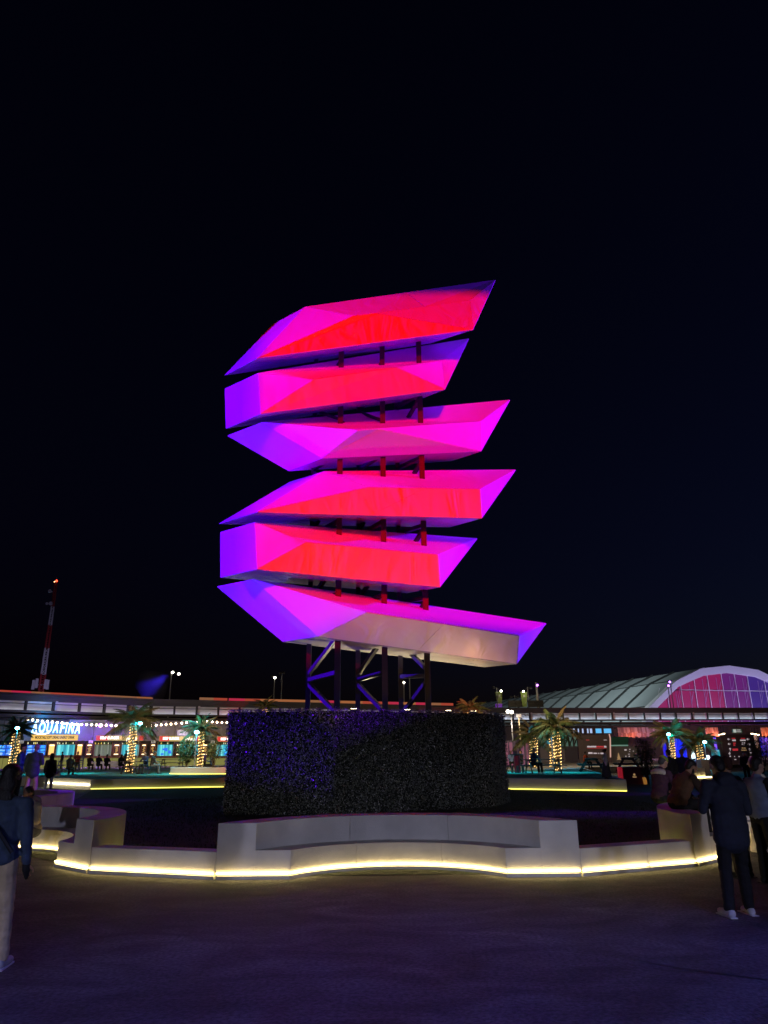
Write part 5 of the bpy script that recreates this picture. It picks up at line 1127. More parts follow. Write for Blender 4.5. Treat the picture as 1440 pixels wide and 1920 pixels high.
# ================================================================== PALMS
M_TRUNK = mat('palm_trunk', (0.20, 0.14, 0.08), .9, var=.4, vscale=12, bump=1, bscale=25)
M_FROND = [mat('frond_green', (0.055, 0.075, 0.022), .5, var=.4, vscale=3), mat('frond_olive', (0.085, 0.085, 0.03), .55, var=.4, vscale=3), mat('frond_dry', (0.12, 0.085, 0.035), .6, var=.4, vscale=3)]
M_FAIRY = glow('fairy_bulb', (1.0, 0.60, 0.19), 4.2)
FR = []
for q in range(6):
    b = MB(); Lf = 1.0; dr = rnd.uniform(.55, 1.1); pts = []
    for k in range(9):
        s_ = k / 8; pts.append(Vector((s_ * (1 - .18 * s_ * dr), 0.04 * math.sin(s_ * 3 + q), -dr * .55 * s_ ** 2.2)))
    b.tube(pts, [.014 * (1 - .8 * k / 8) for k in range(9)], 4)
    for k in range(64):
        s_ = .10 + .88 * (k // 2) / 32 + rnd.uniform(-.01, .01); s_ = min(s_, .99); i = min(7, int(s_ * 8)); f = s_ * 8 - i; p_ = pts[i] * (1 - f) + pts[i + 1] * f; d = (pts[i + 1] - pts[i]).normalized()
        side = 1 if k % 2 else -1; l = .30 * math.sin(math.pi * min(1, .18 + s_ * .80)) ** .7 * rnd.uniform(.8, 1.1)
        tip = p_ + (d * .55 + Vector((0, side * .8, -.35 - rnd.uniform(0, .45)))).normalized() * l
        b.add([p_ - d * .011, p_ + d * .011, tip * .5 + p_ * .5 + d * .012 + Vector((0, 0, .012)), tip, tip * .5 + p_ * .5 - d * .012], [(0, 1, 2, 3, 4)])
    me = b.mesh('frond'); FR.append(me)
FRM = []
for me in FR:
    for m in M_FROND:
        c = me.copy(); c.materials.append(m); FRM.append(c)
def palm(px_b, py_b, px_t, py_t, Y, label, r=.2, flen=1.6, nf=30, tilt=0, base_z=TZ, dense=1.0, up=.5):
    base = Vector((P(px_b, py_b, Y).x, Y, base_z)); top = P(px_t, py_t, Y)
    t = thing('palm_tree', label, 'palm tree', base, 0, 'date palms wrapped in fairy lights'); d = top - base
    pts = [d * (k / 10) + Vector((math.sin(k / 10 * 3.1) * .05, 0, 0)) for k in range(11)]
    MB().tube(pts, [r * (1.15 if k == 0 else 1) * (1 - .12 * k / 10) + (.025 if k % 2 else 0) for k in range(11)], 10).build('trunk', M_TRUNK, t)
    fb = MB(); turns = d.length / .20; nb = int(turns * 12)
    for k in range(nb):
        s_ = k / nb; a_ = s_ * turns * 2 * math.pi + rnd.uniform(-.2, .2); c_ = d * s_ * .96 + Vector((math.sin(s_ * 3.1) * .05, 0, 0)); rr = r * 1.05 + .035
        fb.ell(c_ + Vector((math.cos(a_) * rr, math.sin(a_) * rr, rnd.uniform(-.03, .03))), .023, nu=5, nv=4)
    tag(fb.build('fairy_lights', M_FAIRY, t), kind='stuff')
    hd_ = MB()
    for k in range(26):
        a_ = rnd.uniform(0, 6.28); z = rnd.uniform(-.25, .25); hd_.beam(d + Vector((math.cos(a_) * r * .6, math.sin(a_) * r * .6, z - .12)), d + Vector((math.cos(a_) * r * 1.7, math.sin(a_) * r * 1.7, z + .12)), .07, .04)
    hd_.build('crown_boots', M_TRUNK, t)
    for k in range(nf):
        a_ = k * 2.39996 + rnd.uniform(-.3, .3); s_ = k / nf
        el = R(82 - 100 * s_ ** (1 / (1 + up)) + rnd.uniform(-8, 8)); L_ = flen * rnd.uniform(.85, 1.12) * (1.0 if s_ > .15 else .85)
        o = bpy.data.objects.new('frond', FRM[rnd.randrange(len(FRM)) if s_ < .75 else rnd.randrange(0, len(FRM), 1)]); COL.objects.link(o); o.parent = t
        o.matrix_local = Matrix.Translation(d + Vector((0, 0, .1 * (1 - s_)))) @ Matrix.Rotation(a_, 4, 'Z') @ Matrix.Rotation(-el, 4, 'Y') @ Matrix.Rotation(rnd.uniform(-.4, .4), 4, 'X') @ Matrix.Scale(L_, 4)
    return t, base + d
def Yat(px, py): return onT(px, py).y
yA = Yat(246, 1450.5) + 1.6
_, cA = palm(241, 1450, 251, 1352, yA, 'biggest palm by the burger stalls with a leaning trunk wrapped in fairy lights', r=.19, flen=2.05, nf=40)
palm(24, 1420, 31, 1370, yA + 1, 'palm at the picture edge with fairy lights on its trunk before the drinks stall', r=.2, flen=1.4, nf=34)
_, cC = palm(374.5, 1432, 377, 1368, PLX[1] + .8, 'small palm standing in the round planter beside the hedge block', r=.13, flen=1.45, nf=30, base_z=TZ + .42)
y1 = Yat(1000, 1440)
palm(999, 1440, 1000, 1380, y1, 'shorter palm with a thick glowing trunk nearest the hedge block', r=.24, flen=1.9, nf=34)
palm(1036, 1432, 1034, 1378, y1 + 1, 'middle palm with a low slim trunk half hidden behind the tall palm', r=.17, flen=1.25, nf=20)
_, cE = palm(1046, 1446.5, 1041, 1366, Yat(1046, 1446.5), 'tallest palm on the hangar side with an upright tuft and dark crown', r=.17, flen=1.7, nf=38, up=.8)
_, cF = palm(1261, 1438, 1258, 1377, y1 + 4, 'wide palm in front of the bright blue drape', r=.17, flen=1.95, nf=34)
palm(1313.5, 1432, 1309, 1391, y1 + 5, 'farthest palm with a leaning glowing trunk beside the cyan totem', r=.18, flen=1.85, nf=36)
# palm tops behind the hedge
palm(490, 1350, 498, 1325, 60, 'palm whose top just shows above the hedge block behind the steel frame', r=.2, flen=1.2, nf=22)
palm(884, 1350, 882, 1330, 52, 'palm whose spiky top shows above the hedge corner nearest the hangar', r=.2, flen=1.5, nf=30, up=.9)
# cyan tree lights on short poles
M_CYL = glow('cyan_lens', (0.25, 0.85, 1.0), 24)
def tree_light(px, py, Y, target, label, e=160, base_z=TZ):
    p = P(px, py, Y); t = thing('tree_floodlight', label, 'floodlight', (p.x, Y, base_z), 0, 'cyan floodlights under the palm crowns')
    MB().tube([(0, 0, 0), (0, 0, p.z - base_z - .12)], .035, 6).build('pole', M_POLE, t)
    h = MB().box((0, .02, p.z - base_z), (.26, .16, .2)).build('lamp_head', M_BLACK, t); MB().ell((.02, -.08, p.z - base_z), (.15, .05, .10)).build('lens', M_CYL, h)
    lamp('cyan_lamp', p + Vector((.05, -.25, 0)), (0.0, 0.52, 1.0), e * 1.3, .06)
tree_light(263, 1356.5, yA - .9, cA, 'bright cyan floodlight under the biggest palm crown', 190)
tree_light(369, 1373, PLX[1] - .5, cC, 'cyan floodlight under the small palm beside the hedge block', 90, TZ + .42)
tree_light(33, 1365.5, yA - 1, cA, 'cyan floodlight under the palm at the picture edge', 90)
tree_light(1032.5, 1367, y1 - 1.2, cE, 'cyan floodlight between the paired palm trunks', 170)
tree_light(1252.5, 1377, y1 + 2.6, cF, 'cyan floodlight under the wide palm before the blue drape', 170)
tree_light(1320, 1391.5, y1 + 3.5, cF, 'cyan floodlight beside the farthest palm crown', 60)
# cyan wash on the turf
for x, y, e in ((-22, 50, 6500), (-13, 47.5, 6000), (6, 44, 3600), (9.5, 43, 3600)):
    spot('turf_wash', (x, y, 8.0), (x, y + 1.0, TZ), (0.0, 0.75, 1.0), e, 50, .8, .2)
# warm pole light on palm crowns
for px, py, Y, e in ((250, 1330, 38, 900), (1020, 1330, 40, 900), (1290, 1345, 46, 900)):
    p = P(px, py, Y); spot('crown_wash', (p.x, p.y, 7.5), (p.x, p.y + 14, 4.0), (1.0, 0.74, 0.42), e * 7, 80, .8, .4)

# ================================================================== PEOPLE
SKIN = [mat('skin_tan', (.36, .20, .13), .55), mat('skin_brown', (.20, .10, .06), .55), mat('skin_fair', (.50, .30, .22), .55)]
HAIR = mat('hair_black', (.012, .010, .010), .5, bump=.6, bscale=60)
CL = {}
def cloth(name, c, rough=.85, sc=35): 
    if name not in CL: CL[name] = mat(name, c, rough, var=.18, vscale=9, bump=.35, bscale=sc)
    return CL[name]
RO = bpy.data.objects.new('tmp', MB().box((0, 0, 0), (1, 1, 1)).mesh('tmp')); SCR.collection.objects.link(RO)
RM = RO.modifiers.new('r', 'REMESH'); RM.mode = 'VOXEL'; RM.use_smooth_shade = True
RS = RO.modifiers.new('s', 'SMOOTH'); RS.factor = .5
def remesh(mb, vox, it=4, wr=0.0, seed=0.0):
    me = mb.mesh('tmp'); RO.data = me; RM.voxel_size = vox; RS.iterations = it
    SCR.view_layers[0].update(); dg = SCR.view_layers[0].depsgraph; out = bpy.data.meshes.new_from_object(RO.evaluated_get(dg))
    TRASH.append(me); out.materials.clear()
    n = len(out.vertices); co = [0.0] * (3 * n); out.vertices.foreach_get('co', co)
    if wr > 0:
        no = [0.0] * (3 * n); out.vertices.foreach_get('normal', no)
        for k in range(0, 3 * n, 3):
            x, y, z = co[k], co[k + 1], co[k + 2]
            d = (noise.noise(Vector((x * 7 + seed, y * 7, z * 16))) + .6 * noise.noise(Vector((x * 15, y * 15 + seed, z * 28)))) * wr
            co[k] += no[k] * d; co[k + 1] += no[k + 1] * d; co[k + 2] += no[k + 2] * d
        out.vertices.foreach_set('co', co)
    out.polygons.foreach_set('use_smooth', [True] * len(out.polygons)); out.update()
    return out
def Vx(*a): return Vector(a)
def person(label, loc, rz, height=1.75, sit=None, lean=0, pitch=0, yaw=0, arms=('down', 'down'), stride=0.0, top='navy', topc=(.02, .03, .06), long_top=False,
           legs='black_trousers', legc=(.012, .012, .014), shoe=('dark_shoe', (.02, .02, .02)), skin=0, hair='short', hairm=None, vox=.02, hood=False, skirt=None, sleeve=None,
           build=1.0, extras=(), glove=None, group=None, face_detail=False, sleeves='long', knees=None, stance=0.0, beard=False, cap=None, wr=.006, cat='person'):
    t = thing('person', label, cat, loc, rz, group, sc=height / 1.75)
    zp = .95 if sit is None else sit / (height / 1.75) + .11
    pel = Vx(0, 0, zp); Lr = R(lean); up = Vx(0, math.sin(Lr), math.cos(Lr)); fw = Vx(0, math.cos(Lr), -math.sin(Lr))
    tp = lambda x, y, z: pel + Vx(x, 0, 0) + fw * y + up * z
    TM = Matrix((Vx(1, 0, 0), fw, up)).transposed()
    neck0, neck1 = tp(0, .0, .50), tp(0, .03, .59)
    HM = TM @ Matrix.Rotation(R(yaw), 3, 'Z') @ Matrix.Rotation(R(-pitch), 3, 'X')
    hb = neck1; hp_ = lambda x, y, z: hb + HM @ Vx(x, y, z)       # head frame from its base
    sh = {s_: tp(s_ * .185 * build, 0, .455) for s_ in (-1, 1)}
    hip = {s_: pel + Vx(s_ * .095, 0, -.03) for s_ in (-1, 1)}
    kn, an = {}, {}
    for s_ in (-1, 1):
        if sit is None:
            st = stride * s_; kn[s_] = Vx(s_ * (.105 + stance * .5), st * .5 + .02, .50); an[s_] = Vx(s_ * (.115 + stance), st, .085)
        else:
            kx = knees or .14
            kn[s_] = Vx(s_ * kx, .43, zp - .02); an[s_] = Vx(s_ * kx, .46, zp - .47)
    el, wr_, hd_ = {}, {}, {}
    for s_, mode in zip((-1, 1), arms):
        if mode == 'down': el[s_] = sh[s_] + Vx(s_ * .055, -.03, -.285); wr_[s_] = el[s_] + Vx(s_ * .0, .09, -.235)
        elif mode == 'front': el[s_] = sh[s_] + Vx(s_ * .07, .03, -.275); wr_[s_] = el[s_] + Vx(-s_ * .15, .20, .03)
        elif mode == 'thigh': el[s_] = sh[s_] + Vx(s_ * .06, .13, -.25); wr_[s_] = kn[s_] + Vx(-s_ * .03, -.02, .10)
        elif mode == 'table': el[s_] = sh[s_] + Vx(s_ * .05, .16, -.22); wr_[s_] = el[s_] + Vx(-s_ * .10, .22, .04)
        else: el[s_] = sh[s_] + Vx(*mode[0]); wr_[s_] = el[s_] + Vx(*mode[1])
        hd_[s_] = (wr_[s_] - el[s_]).normalized()
    B = MB()
    # head with jaw, nose, brow and ears
    B.ell(hp_(0, .015, .125), (.076, .096, .108), HM, 14, 10).ell(hp_(0, .045, .055), (.056, .062, .062), HM, 12, 8)
    B.cap(hp_(0, .105, .125), .012, hp_(0, .128, .088), .016).ell(hp_(0, .094, .045), (.026, .018, .012), HM).ell(hp_(0, .09, .15), (.055, .022, .014), HM)
    for s_ in (-1, 1): B.ell(hp_(s_ * .08, .0, .105), (.012, .022, .034), HM)
    B.cap(neck0 - up * .05, .058, hp_(0, .0, .06), .052)
    # trunk and limbs
    B.ell(tp(0, .01, .34), (.155 * build, .105, .19), TM, 14, 10).ell(tp(0, .01, .16), (.135 * build, .095, .15), TM, 14, 10).ell(tp(0, 0, .0), (.155 * build, .11, .13), TM, 14, 10)
    for s_ in (-1, 1):
        B.cap(tp(s_ * .08, 0, .45), .06, sh[s_], .055).cap(sh[s_], .052, el[s_], .040).cap(el[s_], .039, wr_[s_], .027)
        d = hd_[s_]; side = d.cross(Vx(0, 0, 1) if abs(d.z) < .9 else Vx(0, 1, 0)).normalized() * 1.0; nrm = side.cross(d)
        pm = wr_[s_] + d * .055; HMx = Matrix((side, nrm, d)).transposed()
        B.ell(pm, (.037, .017, .050), HMx)
        if vox <= .012:
            for q, ln in ((-.027, .062), (-.009, .074), (.009, .07), (.027, .055)):
                a = wr_[s_] + d * .092 + side * q; b = a + d * ln * .55 + nrm * .008; c = b + d * ln * .35 + nrm * .022
                B.cap(a, .0095, b, .009, 7).cap(b, .009, c, .008, 7)
            a = wr_[s_] + d * .03 + side * .032; b = a + (d + side * .8).normalized() * .045; B.cap(a, .012, b, .010, 7).cap(b, .010, b + d * .028, .009, 7)
        else: B.cap(pm, .03, pm + d * .07, .016)
        B.cap(hip[s_], .085, kn[s_], .056).cap(kn[s_], .054, an[s_], .036)
        fa = an[s_] + Vx(0, -.03, -.045); B.cap(fa, .035, fa + Vx(s_ * .02, .17, -.012), .028)
    body = put('body', remesh(B, vox * .8 if vox > .012 else .0085, 3), SKIN[skin], t)
    # jacket / shirt
    J = MB(); g = .022
    J.ell(tp(0, .005, .35), (.175 * build + g, .125 + g, .18 + g), TM, 16, 12).ell(tp(0, .01, .18), (.155 * build + g, .115 + g, .18), TM, 16, 12).ell(tp(0, .0, .02), (.165 * build + g, .12 + g, .14 if not long_top else .2), TM, 16, 12)
    if long_top:
        for zz in (.10, -.06, -.13): J.ell(tp(0, 0, zz), (.168 * build + g, .125 + g, .16), TM, 16, 12)
    for s_ in (-1, 1):
        J.cap(tp(s_ * .07, 0, .46), .078, sh[s_] + Vx(0, 0, -.005), .074)
    J.cap(tp(0, -.005, .47), .085, tp(0, .01, .52), .075)
    if hood: J.ell(tp(0, -.09, .51), (.135, .075, .085), TM, 12, 8).ell(tp(0, -.06, .56), (.11, .07, .06), TM, 12, 8).cap(tp(-.08, .02, .55), .04, tp(.08, .02, .55), .04)
    Sv = J if sleeve is None else MB()
    for s_ in (-1, 1):
        Sv.cap(sh[s_], .074, el[s_], .058)
        if sleeves == 'long': Sv.cap(el[s_], .058, wr_[s_] - hd_[s_] * .01, .043)
    tm = cloth(*( (top, topc)))
    put('jacket', remesh(J, vox, 5 if vox < .02 else 3, wr, loc[0]), tm, t)
    if sleeve is not None: put('sleeves', remesh(Sv, vox, 4, wr, loc[1]), cloth(*sleeve), t)
    # trousers or skirt
    T_ = MB()
    if skirt:
        T_.tube([pel + Vx(0, 0, .06), pel + Vx(0, 0, -.12), Vx(0, .02, .55), Vx(0, .03, skirt[2])], [.165, .2, .25, .31], 16)
        put('skirt', remesh(T_, vox, 3, wr * 1.3, loc[0]), cloth(skirt[0], skirt[1]), t)
    else:
        T_.ell(pel + Vx(0, 0, -.01), (.165 * build + .01, .125, .14), None, 14, 10)
        for s_ in (-1, 1):
            T_.cap(hip[s_], .098, kn[s_], .076).cap(kn[s_], .076, an[s_] + (kn[s_] - an[s_]).normalized() * .02, .066)
        put('trousers', remesh(T_, vox, 4, wr, loc[1]), cloth(legs, legc), t)
    for s_ in (-1, 1):
        F_ = MB(); fa = an[s_] + Vx(0, -.035, -.04); F_.cap(fa, .048, fa + Vx(s_ * .02, .10, -.0), .043).cap(fa + Vx(s_ * .02, .10, 0), .044, fa + Vx(s_ * .025, .19, -.006), .036)
        me = remesh(F_, .012, 2)
        for v in me.vertices: v.co.z = max(v.co.z, an[s_].z - .085)
        sh_o = put('shoe', me, cloth(*shoe), t)
        MB().box((fa.x + s_ * .012, fa.y + .085, an[s_].z - .078), (.085, .30, .014)).build('sole', cloth('sole_white', (.7, .7, .7)) if shoe[0].startswith('white') else M_BLACK, sh_o)
    # hair, caps, beard
    hm = hairm or HAIR
    if hair != 'bald':
        Hh = MB(); Hh.ell(hp_(0, -.012, .152), (.086, .102, .088), HM, 14, 10).ell(hp_(0, -.05, .10), (.074, .062, .085), HM, 12, 8)
        if hair == 'long': Hh.ell(hp_(0, -.055, .04), (.085, .05, .15), HM, 12, 8).ell(hp_(0, -.075, -.10), (.09, .04, .14), HM, 12, 8).cap(hp_(-.07, .02, .1), .03, hp_(-.075, .02, -.12), .025).cap(hp_(.07, .02, .1), .03, hp_(.075, .02, -.12), .025)
        if hair == 'bun': Hh.ell(hp_(0, -.12, .16), .05)
        put('hair', remesh(Hh, min(vox, .014), 2, .003, loc[0]), hm, t)
    if beard:
        Hb = MB(); Hb.ell(hp_(0, .058, .028), (.055, .055, .04), HM, 12, 8).cap(hp_(-.062, .02, .07), .02, hp_(-.045, .06, .03), .022).cap(hp_(.062, .02, .07), .02, hp_(.045, .06, .03), .022)
        put('beard', remesh(Hb, .012, 2), hm, t)
    if cap:
        Cp = MB(); Cp.ell(hp_(0, -.005, .17), (.092, .108, .080), HM, 14, 10)
        if cap[2]: Cp.box(hp_(0, .13, .155), (.13, .11, .014), M=HM)
        put('cap', remesh(Cp, .012, 2), cloth(cap[0], cap[1]), t)
    if face_detail:
        for s_ in (-1, 1): MB().ell(hp_(s_ * .030, .097, .120), (.012, .008, .006), HM).build('eye', cloth('eye_dark', (.02, .015, .015)), t)
    for e in extras: e(t, dict(tp=tp, hp=hp_, HM=HM, wr=wr_, el=el, sh=sh, pel=pel, kn=kn, an=an, hd=hd_, TM=TM))
    return t
def hscale(px, py_head, foot): return P(px, py_head, foot.y).z - foot.z
# --- standing man on the right
def e_hood(t, j): pass
f = G(1388, 1718)
person('man in a navy hooded jacket and white trainers standing with his back turned', (f.x, f.y, 0), R(8), hscale(1372, 1427, f) * 1.035, lean=5, pitch=22, arms=('front', 'front'), stride=.06, top='navy_jacket', topc=(.026, .031, .055), long_top=True,
       legs='black_trousers', legc=(.010, .010, .012), shoe=('white_trainer', (.6, .58, .58)), hood=True, skin=0, vox=.0115, build=1.20, wr=.009, stance=.045,
       extras=[lambda t, j: put('collar', remesh(MB().cap(j['tp'](-.06, -.03, .57), .05, j['tp'](.06, -.03, .57), .05).cap(j['tp'](-.07, .03, .55), .04, j['tp'](.07, .03, .55), .04), .012, 3), cloth('brown_collar', (.09, .055, .03)), t),
               lambda t, j: MB().box(j['wr'][-1] + Vx(.1, .10, .03), (.07, .012, .15), M=Matrix.Rotation(R(-35), 3, 'X')).build('phone', M_BLACK, t)])
man_ = [o for o in COL.objects if o.name.startswith('person') and o.parent is None][-1]; man_.rotation_euler = (0, R(2.5), man_.rotation_euler.z)
# --- near left, cut by the frame
def strap(t, j):
    b_ = MB(); pts = []
    for k in range(11):
        a = k / 10; x = -.14 + .32 * a; pts.append(j['tp'](x, -.165 + .03 * abs(a - .4), .47 - .42 * a))
    b_.tube(pts, .018, 6).build('strap', M_BLACK, t)
def glove_(t, j):
    b_ = MB(); w, d = j['wr'][1], j['hd'][1]
    b_.cap(w - d * .02, .034, w + d * .06, .04); b_.cap(w + d * .06, .038, w + d * .12, .026)
    for q in (-.024, -.008, .008, .024): b_.cap(w + d * .10 + Vx(0, q, 0), .013, w + d * .155 + Vx(0, q + .012, 0), .010)
    b_.cap(w + d * .03 + Vx(0, .03, 0), .014, w + d * .09 + Vx(0, .055, 0), .011)
    put('glove', remesh(b_, .009, 2), cloth('black_glove', (.012, .012, .013)), t)
f = G(-38, 1826)
person('person in a blue denim jacket and cream trousers, cut off by the picture edge', (f.x, f.y, 0), R(6), hscale(-10, 1437, f), pitch=6, arms=('down', 'down'), stride=.14, top='denim_jacket', topc=(.055, .085, .145), legs='cream_trousers', legc=(.62, .48, .28), shoe=('white_shoe', (.5, .48, .42)), hair='long', skin=0, vox=.0115, build=1.05, wr=.008, extras=[strap, glove_])
# --- seated behind them on the left bench
bl = Vector((-6.74 + .35, 14.08 + .55, 0))
p = P(66, 1530, 13.9)
person('person in a beige hoodie sitting on the bench behind the denim jacket', (p.x, 13.9, 0), R(150), 1.62, sit=.39, lean=12, pitch=18, arms=('front', 'front'), top='beige_hoodie', topc=(.30, .25, .20), legs='grey_trousers', legc=(.10, .10, .11), hair='short', skin=1, vox=.0125, hood=True)
# --- walking pair on the left
f = G(54, 1500)
person('bald man in a dark jacket and beige trousers walking away with the woman', (f.x, f.y, 0), R(-6), hscale(60, 1395.5, f), arms=('down', 'front'), stride=.12, top='dark_teal_jacket', topc=(.06, .085, .10), long_top=True, legs='beige_trousers', legc=(.55, .40, .22), hair='bald', skin=0, vox=.02, build=1.2)
f = G(88, 1489)
def handbag(t, j):
    c = j['wr'][1] + Vx(.07, .02, -.02)
    b_ = MB().box(c, (.30, .12, .22)).build('handbag', cloth('cream_bag', (.55, .48, .42)), t, bevel=.02); MB().tube([c + Vx(-.11, 0, .11), c + Vx(-.08, 0, .24), c + Vx(.08, 0, .24), c + Vx(.11, 0, .11)], .012, 5).build('bag_handle', cloth('cream_bag', (.55, .48, .42)), b_)
person('woman in a black jacket and pale jeans carrying a cream handbag', (f.x, f.y, 0), R(4), hscale(84, 1413, f), arms=('down', 'down'), stride=.05, top='black_jacket', topc=(.014, .014, .018), long_top=True, legs='pale_jeans', legc=(.33, .36, .40), shoe=('white_shoe', (.5, .48, .42)), hair='long', skin=0, vox=.02, extras=[handbag])
f = G(28, 1498)
person('person in a bright blue jacket and dark cap beside the bald man', (f.x, f.y, 0), R(-70), hscale(36, 1396, f), arms=('down', 'front'), top='blue_jacket', topc=(.03, .10, .26), hair='short', cap=('dark_cap', (.015, .012, .012), True), skin=2, vox=.022)
# --- group on the right bench
def top_at_px(px, py): return G(px, py, .765)
p = top_at_px(1271, 1517)
person('bearded man in a brown vest sitting on the bench back', (p.x, p.y, 0), R(-74), 1.76, sit=.765, lean=30, pitch=6, arms=('thigh', 'thigh'), top='brown_vest', topc=(.13, .065, .035), sleeve=('dark_sleeve', (.04, .022, .016)), legs='black_trousers', legc=(.010, .010, .012), hair='short', beard=True, skin=0, vox=.0115, build=1.22, face_detail=True, wr=.007)
p = top_at_px(1237, 1503)
def yoke(t, j):
    put('shoulder_panel', remesh(MB().ell(j['tp'](0, -.02, .45), (.215, .135, .09), j['TM'], 14, 10), .014, 3), cloth('white_panel', (.55, .50, .50)), t)
person('person in a plum jacket and lime cap sitting on the bench', (p.x, p.y, 0), R(-60), 1.72, sit=.765, lean=16, pitch=14, arms=('thigh', 'thigh'), top='plum_jacket', topc=(.07, .025, .06), hair='short', hairm=cloth('grey_hood', (.07, .07, .075)), cap=('lime_cap', (.28, .36, .06), False), skin=2, vox=.014, extras=[yoke])
def stand_at(px, py_head, Y, z0, label, h=None, **k):
    q = P(px, py_head, Y); return person(label, (q.x, Y, z0), k.pop('rz', 0), (q.z - z0) * 1.0, **k)
stand_at(1253, 1406, 27, 0, 'dark haired person in black standing just behind the brown vest man, arms down', rz=R(20), top='black_jacket', topc=(.014, .014, .018), vox=.02)
stand_at(1277, 1406, 28.5, 0, 'person in a dark top standing before the bright blue drape', rz=R(160), top='dark_navy_top', topc=(.012, .012, .03), vox=.02)
stand_at(1362, 1421, 11.4, 0, 'person whose reddish dark hair shows behind the navy jacket man', rz=R(30), top='black_jacket', topc=(.014, .014, .018), vox=.016, hairm=cloth('auburn_hair', (.05, .015, .01)))
def glasses(t, j):
    g_ = MB()
    for s_ in (-1, 1): g_.tube([j['hp'](s_ * .034 + .022 * math.cos(a * .7854), .112, .122 + .017 * math.sin(a * .7854)) for a in range(9)], .0035, 5, cap=False); g_.beam(j['hp'](s_ * .058, .110, .125), j['hp'](s_ * .082, .0, .125), .005)
    g_.beam(j['hp'](-.012, .114, .124), j['hp'](.012, .114, .124), .005).build('glasses', M_BLACK, t)
stand_at(1409, 1422, 10.9, 0, 'man with glasses in a pale blue shirt looking sideways at the picture edge', rz=R(-72), top='pale_blue_shirt', topc=(.22, .27, .42), sleeve=('black_sleeve', (.012, .012, .014)), skin=2, vox=.0125, arms=('front', 'front'), extras=[glasses], face_detail=True, build=1.1, lean=4)
f = G(1448, 1612)
person('woman in a long white skirt at the picture edge next to the navy jacket man', (f.x, f.y, 0), R(70), 1.62, top='white_blouse', topc=(.5, .48, .46), skirt=('white_skirt', (.62, .60, .58), .12), hair='long', skin=2, vox=.015, wr=.012)
# --- people on the terraces
p = onT(1139, 1460.3)
person('woman in a loose white top and dark skirt standing on the terrace edge', (p.x, p.y, TZ), R(75), hscale(1137, 1404.5, p), top='white_blouse', topc=(.5, .48, .46), long_top=True, arms=('front', 'front'), skirt=('dark_skirt', (.03, .03, .03), .1), hair='bun', skin=1, vox=.02, build=1.15, wr=.012)
p = onT(283, 1452)
person('man in a dark vest sitting on the end of the palm picnic table', (p.x, p.y, TZ), R(-72), 1.72, sit=.46, lean=8, arms=('thigh', 'thigh'), sleeves='short', top='black_jacket', topc=(.014, .014, .018), legs='grey_trousers', legc=(.10, .10, .11), skin=1, vox=.022)
person('person in dark clothes sitting behind the man in the vest at the palm picnic table', (p.x - .55, p.y + .55, TZ), R(160), 1.72, sit=.46, lean=10, arms=('table', 'table'), top='blue_black_top', topc=(.012, .016, .05), vox=.025)
p = onT(1001, 1451)
person('man in a dark shirt sitting at the picnic table beside the shorter palm', (p.x, p.y - .1, TZ), R(-140), 1.74, sit=.46, lean=6, arms=('thigh', 'front'), top='blue_black_top', topc=(.012, .016, .05), shoe=('white_shoe', (.5, .48, .42)), vox=.022)
p = onT(1103, 1446)
person('child in an orange top sitting at the table beside the woman in white', (p.x, p.y + .3, TZ), R(-150), 1.25, sit=.46, top='orange_top', topc=(.6, .10, .03), vox=.022)
stand_at(1394, 1410, 40, 0, 'person with a pink lit face and dark coat in front of the direction board', rz=R(175), top='black_jacket', topc=(.014, .014, .018), skin=2, vox=.024)
stand_at(1192, 1411, 60, TZ, 'small dark figure standing before the low grey board', rz=R(180), top='black_jacket', topc=(.014, .014, .018), vox=.03)
SG = 'people in front of the food stalls'
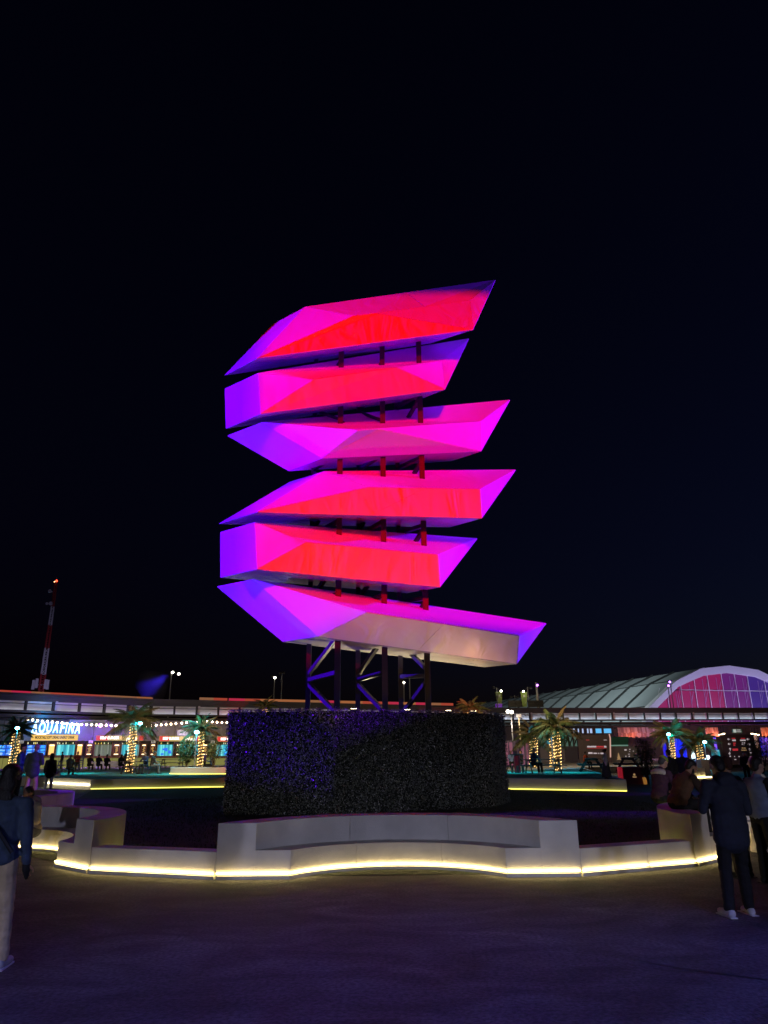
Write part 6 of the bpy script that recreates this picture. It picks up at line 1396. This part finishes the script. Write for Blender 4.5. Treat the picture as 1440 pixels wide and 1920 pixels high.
stand_at(118, 1409.5, 66, TZ, 'slim dark figure standing before the pale cyan curtain of the drinks stall', rz=R(90), top='black_jacket', topc=(.014, .014, .018), vox=.03)
def seat_at(px, py_head, Y, label, **k):
    q = P(px, py_head, Y); rz = k.pop('rz', R(180)); sc_ = 1.72; st = q.z - TZ - .93
    return person(label, (q.x, Y, TZ), rz, 1.72, sit=max(.3, st), vox=.03, arms=('table', 'table'), **k)
seat_at(132, 1414, 48.5, 'hunched figure in a dark hood sitting at the blue picnic table', lean=10, top='black_jacket', topc=(.014, .014, .018), hood=True, rz=0)
seat_at(147, 1408.5, 57, 'figure in a dark red top sitting between the high chair and the drinks stall', top='dark_red_top', topc=(.12, .01, .015))
seat_at(169, 1417, 62, 'dark figure sitting at the end of the white block bench nearest the high chair', lean=10, top='black_jacket', topc=(.014, .014, .018), rz=0)
seat_at(186, 1417, 62.5, 'dark figure sitting in the middle of the white block bench', top='blue_black_top', topc=(.012, .016, .05), rz=0)
seat_at(201, 1418, 62, 'small dark figure third along the white block bench', top='black_jacket', topc=(.014, .014, .018), rz=0)
seat_at(227, 1417.5, 61, 'figure in a dark hood on the white block bench beside the biggest palm trunk', lean=12, top='black_jacket', topc=(.014, .014, .018), hood=True, rz=0)
stand_at(237, 1407.5, 64, TZ, 'grey clad figure standing half hidden by the biggest palm trunk', rz=R(-100), top='grey_top', topc=(.14, .14, .15), vox=.03)
stand_at(385, 1410, 58, TZ, 'person in a violet lit top standing behind the small palm trunk', rz=R(-100), top='violet_top', topc=(.10, .06, .30), vox=.03)
seat_at(398, 1415, 57, 'person in a blue top sitting between the small palm and the hedge block', rz=R(100), top='blue_jacket', topc=(.03, .10, .26))
seat_at(958, 1419, 57, 'person in a pale blue top sitting before the pink light columns', rz=R(180), top='pale_blue_top', topc=(.15, .25, .5))
seat_at(977, 1413, 55, 'dark figure sitting right behind the high table', rz=R(120), top='black_jacket', topc=(.014, .014, .018))
TRASH.append(RO); bpy.data.batch_remove(TRASH)
bpy.data.scenes.remove(SCR)
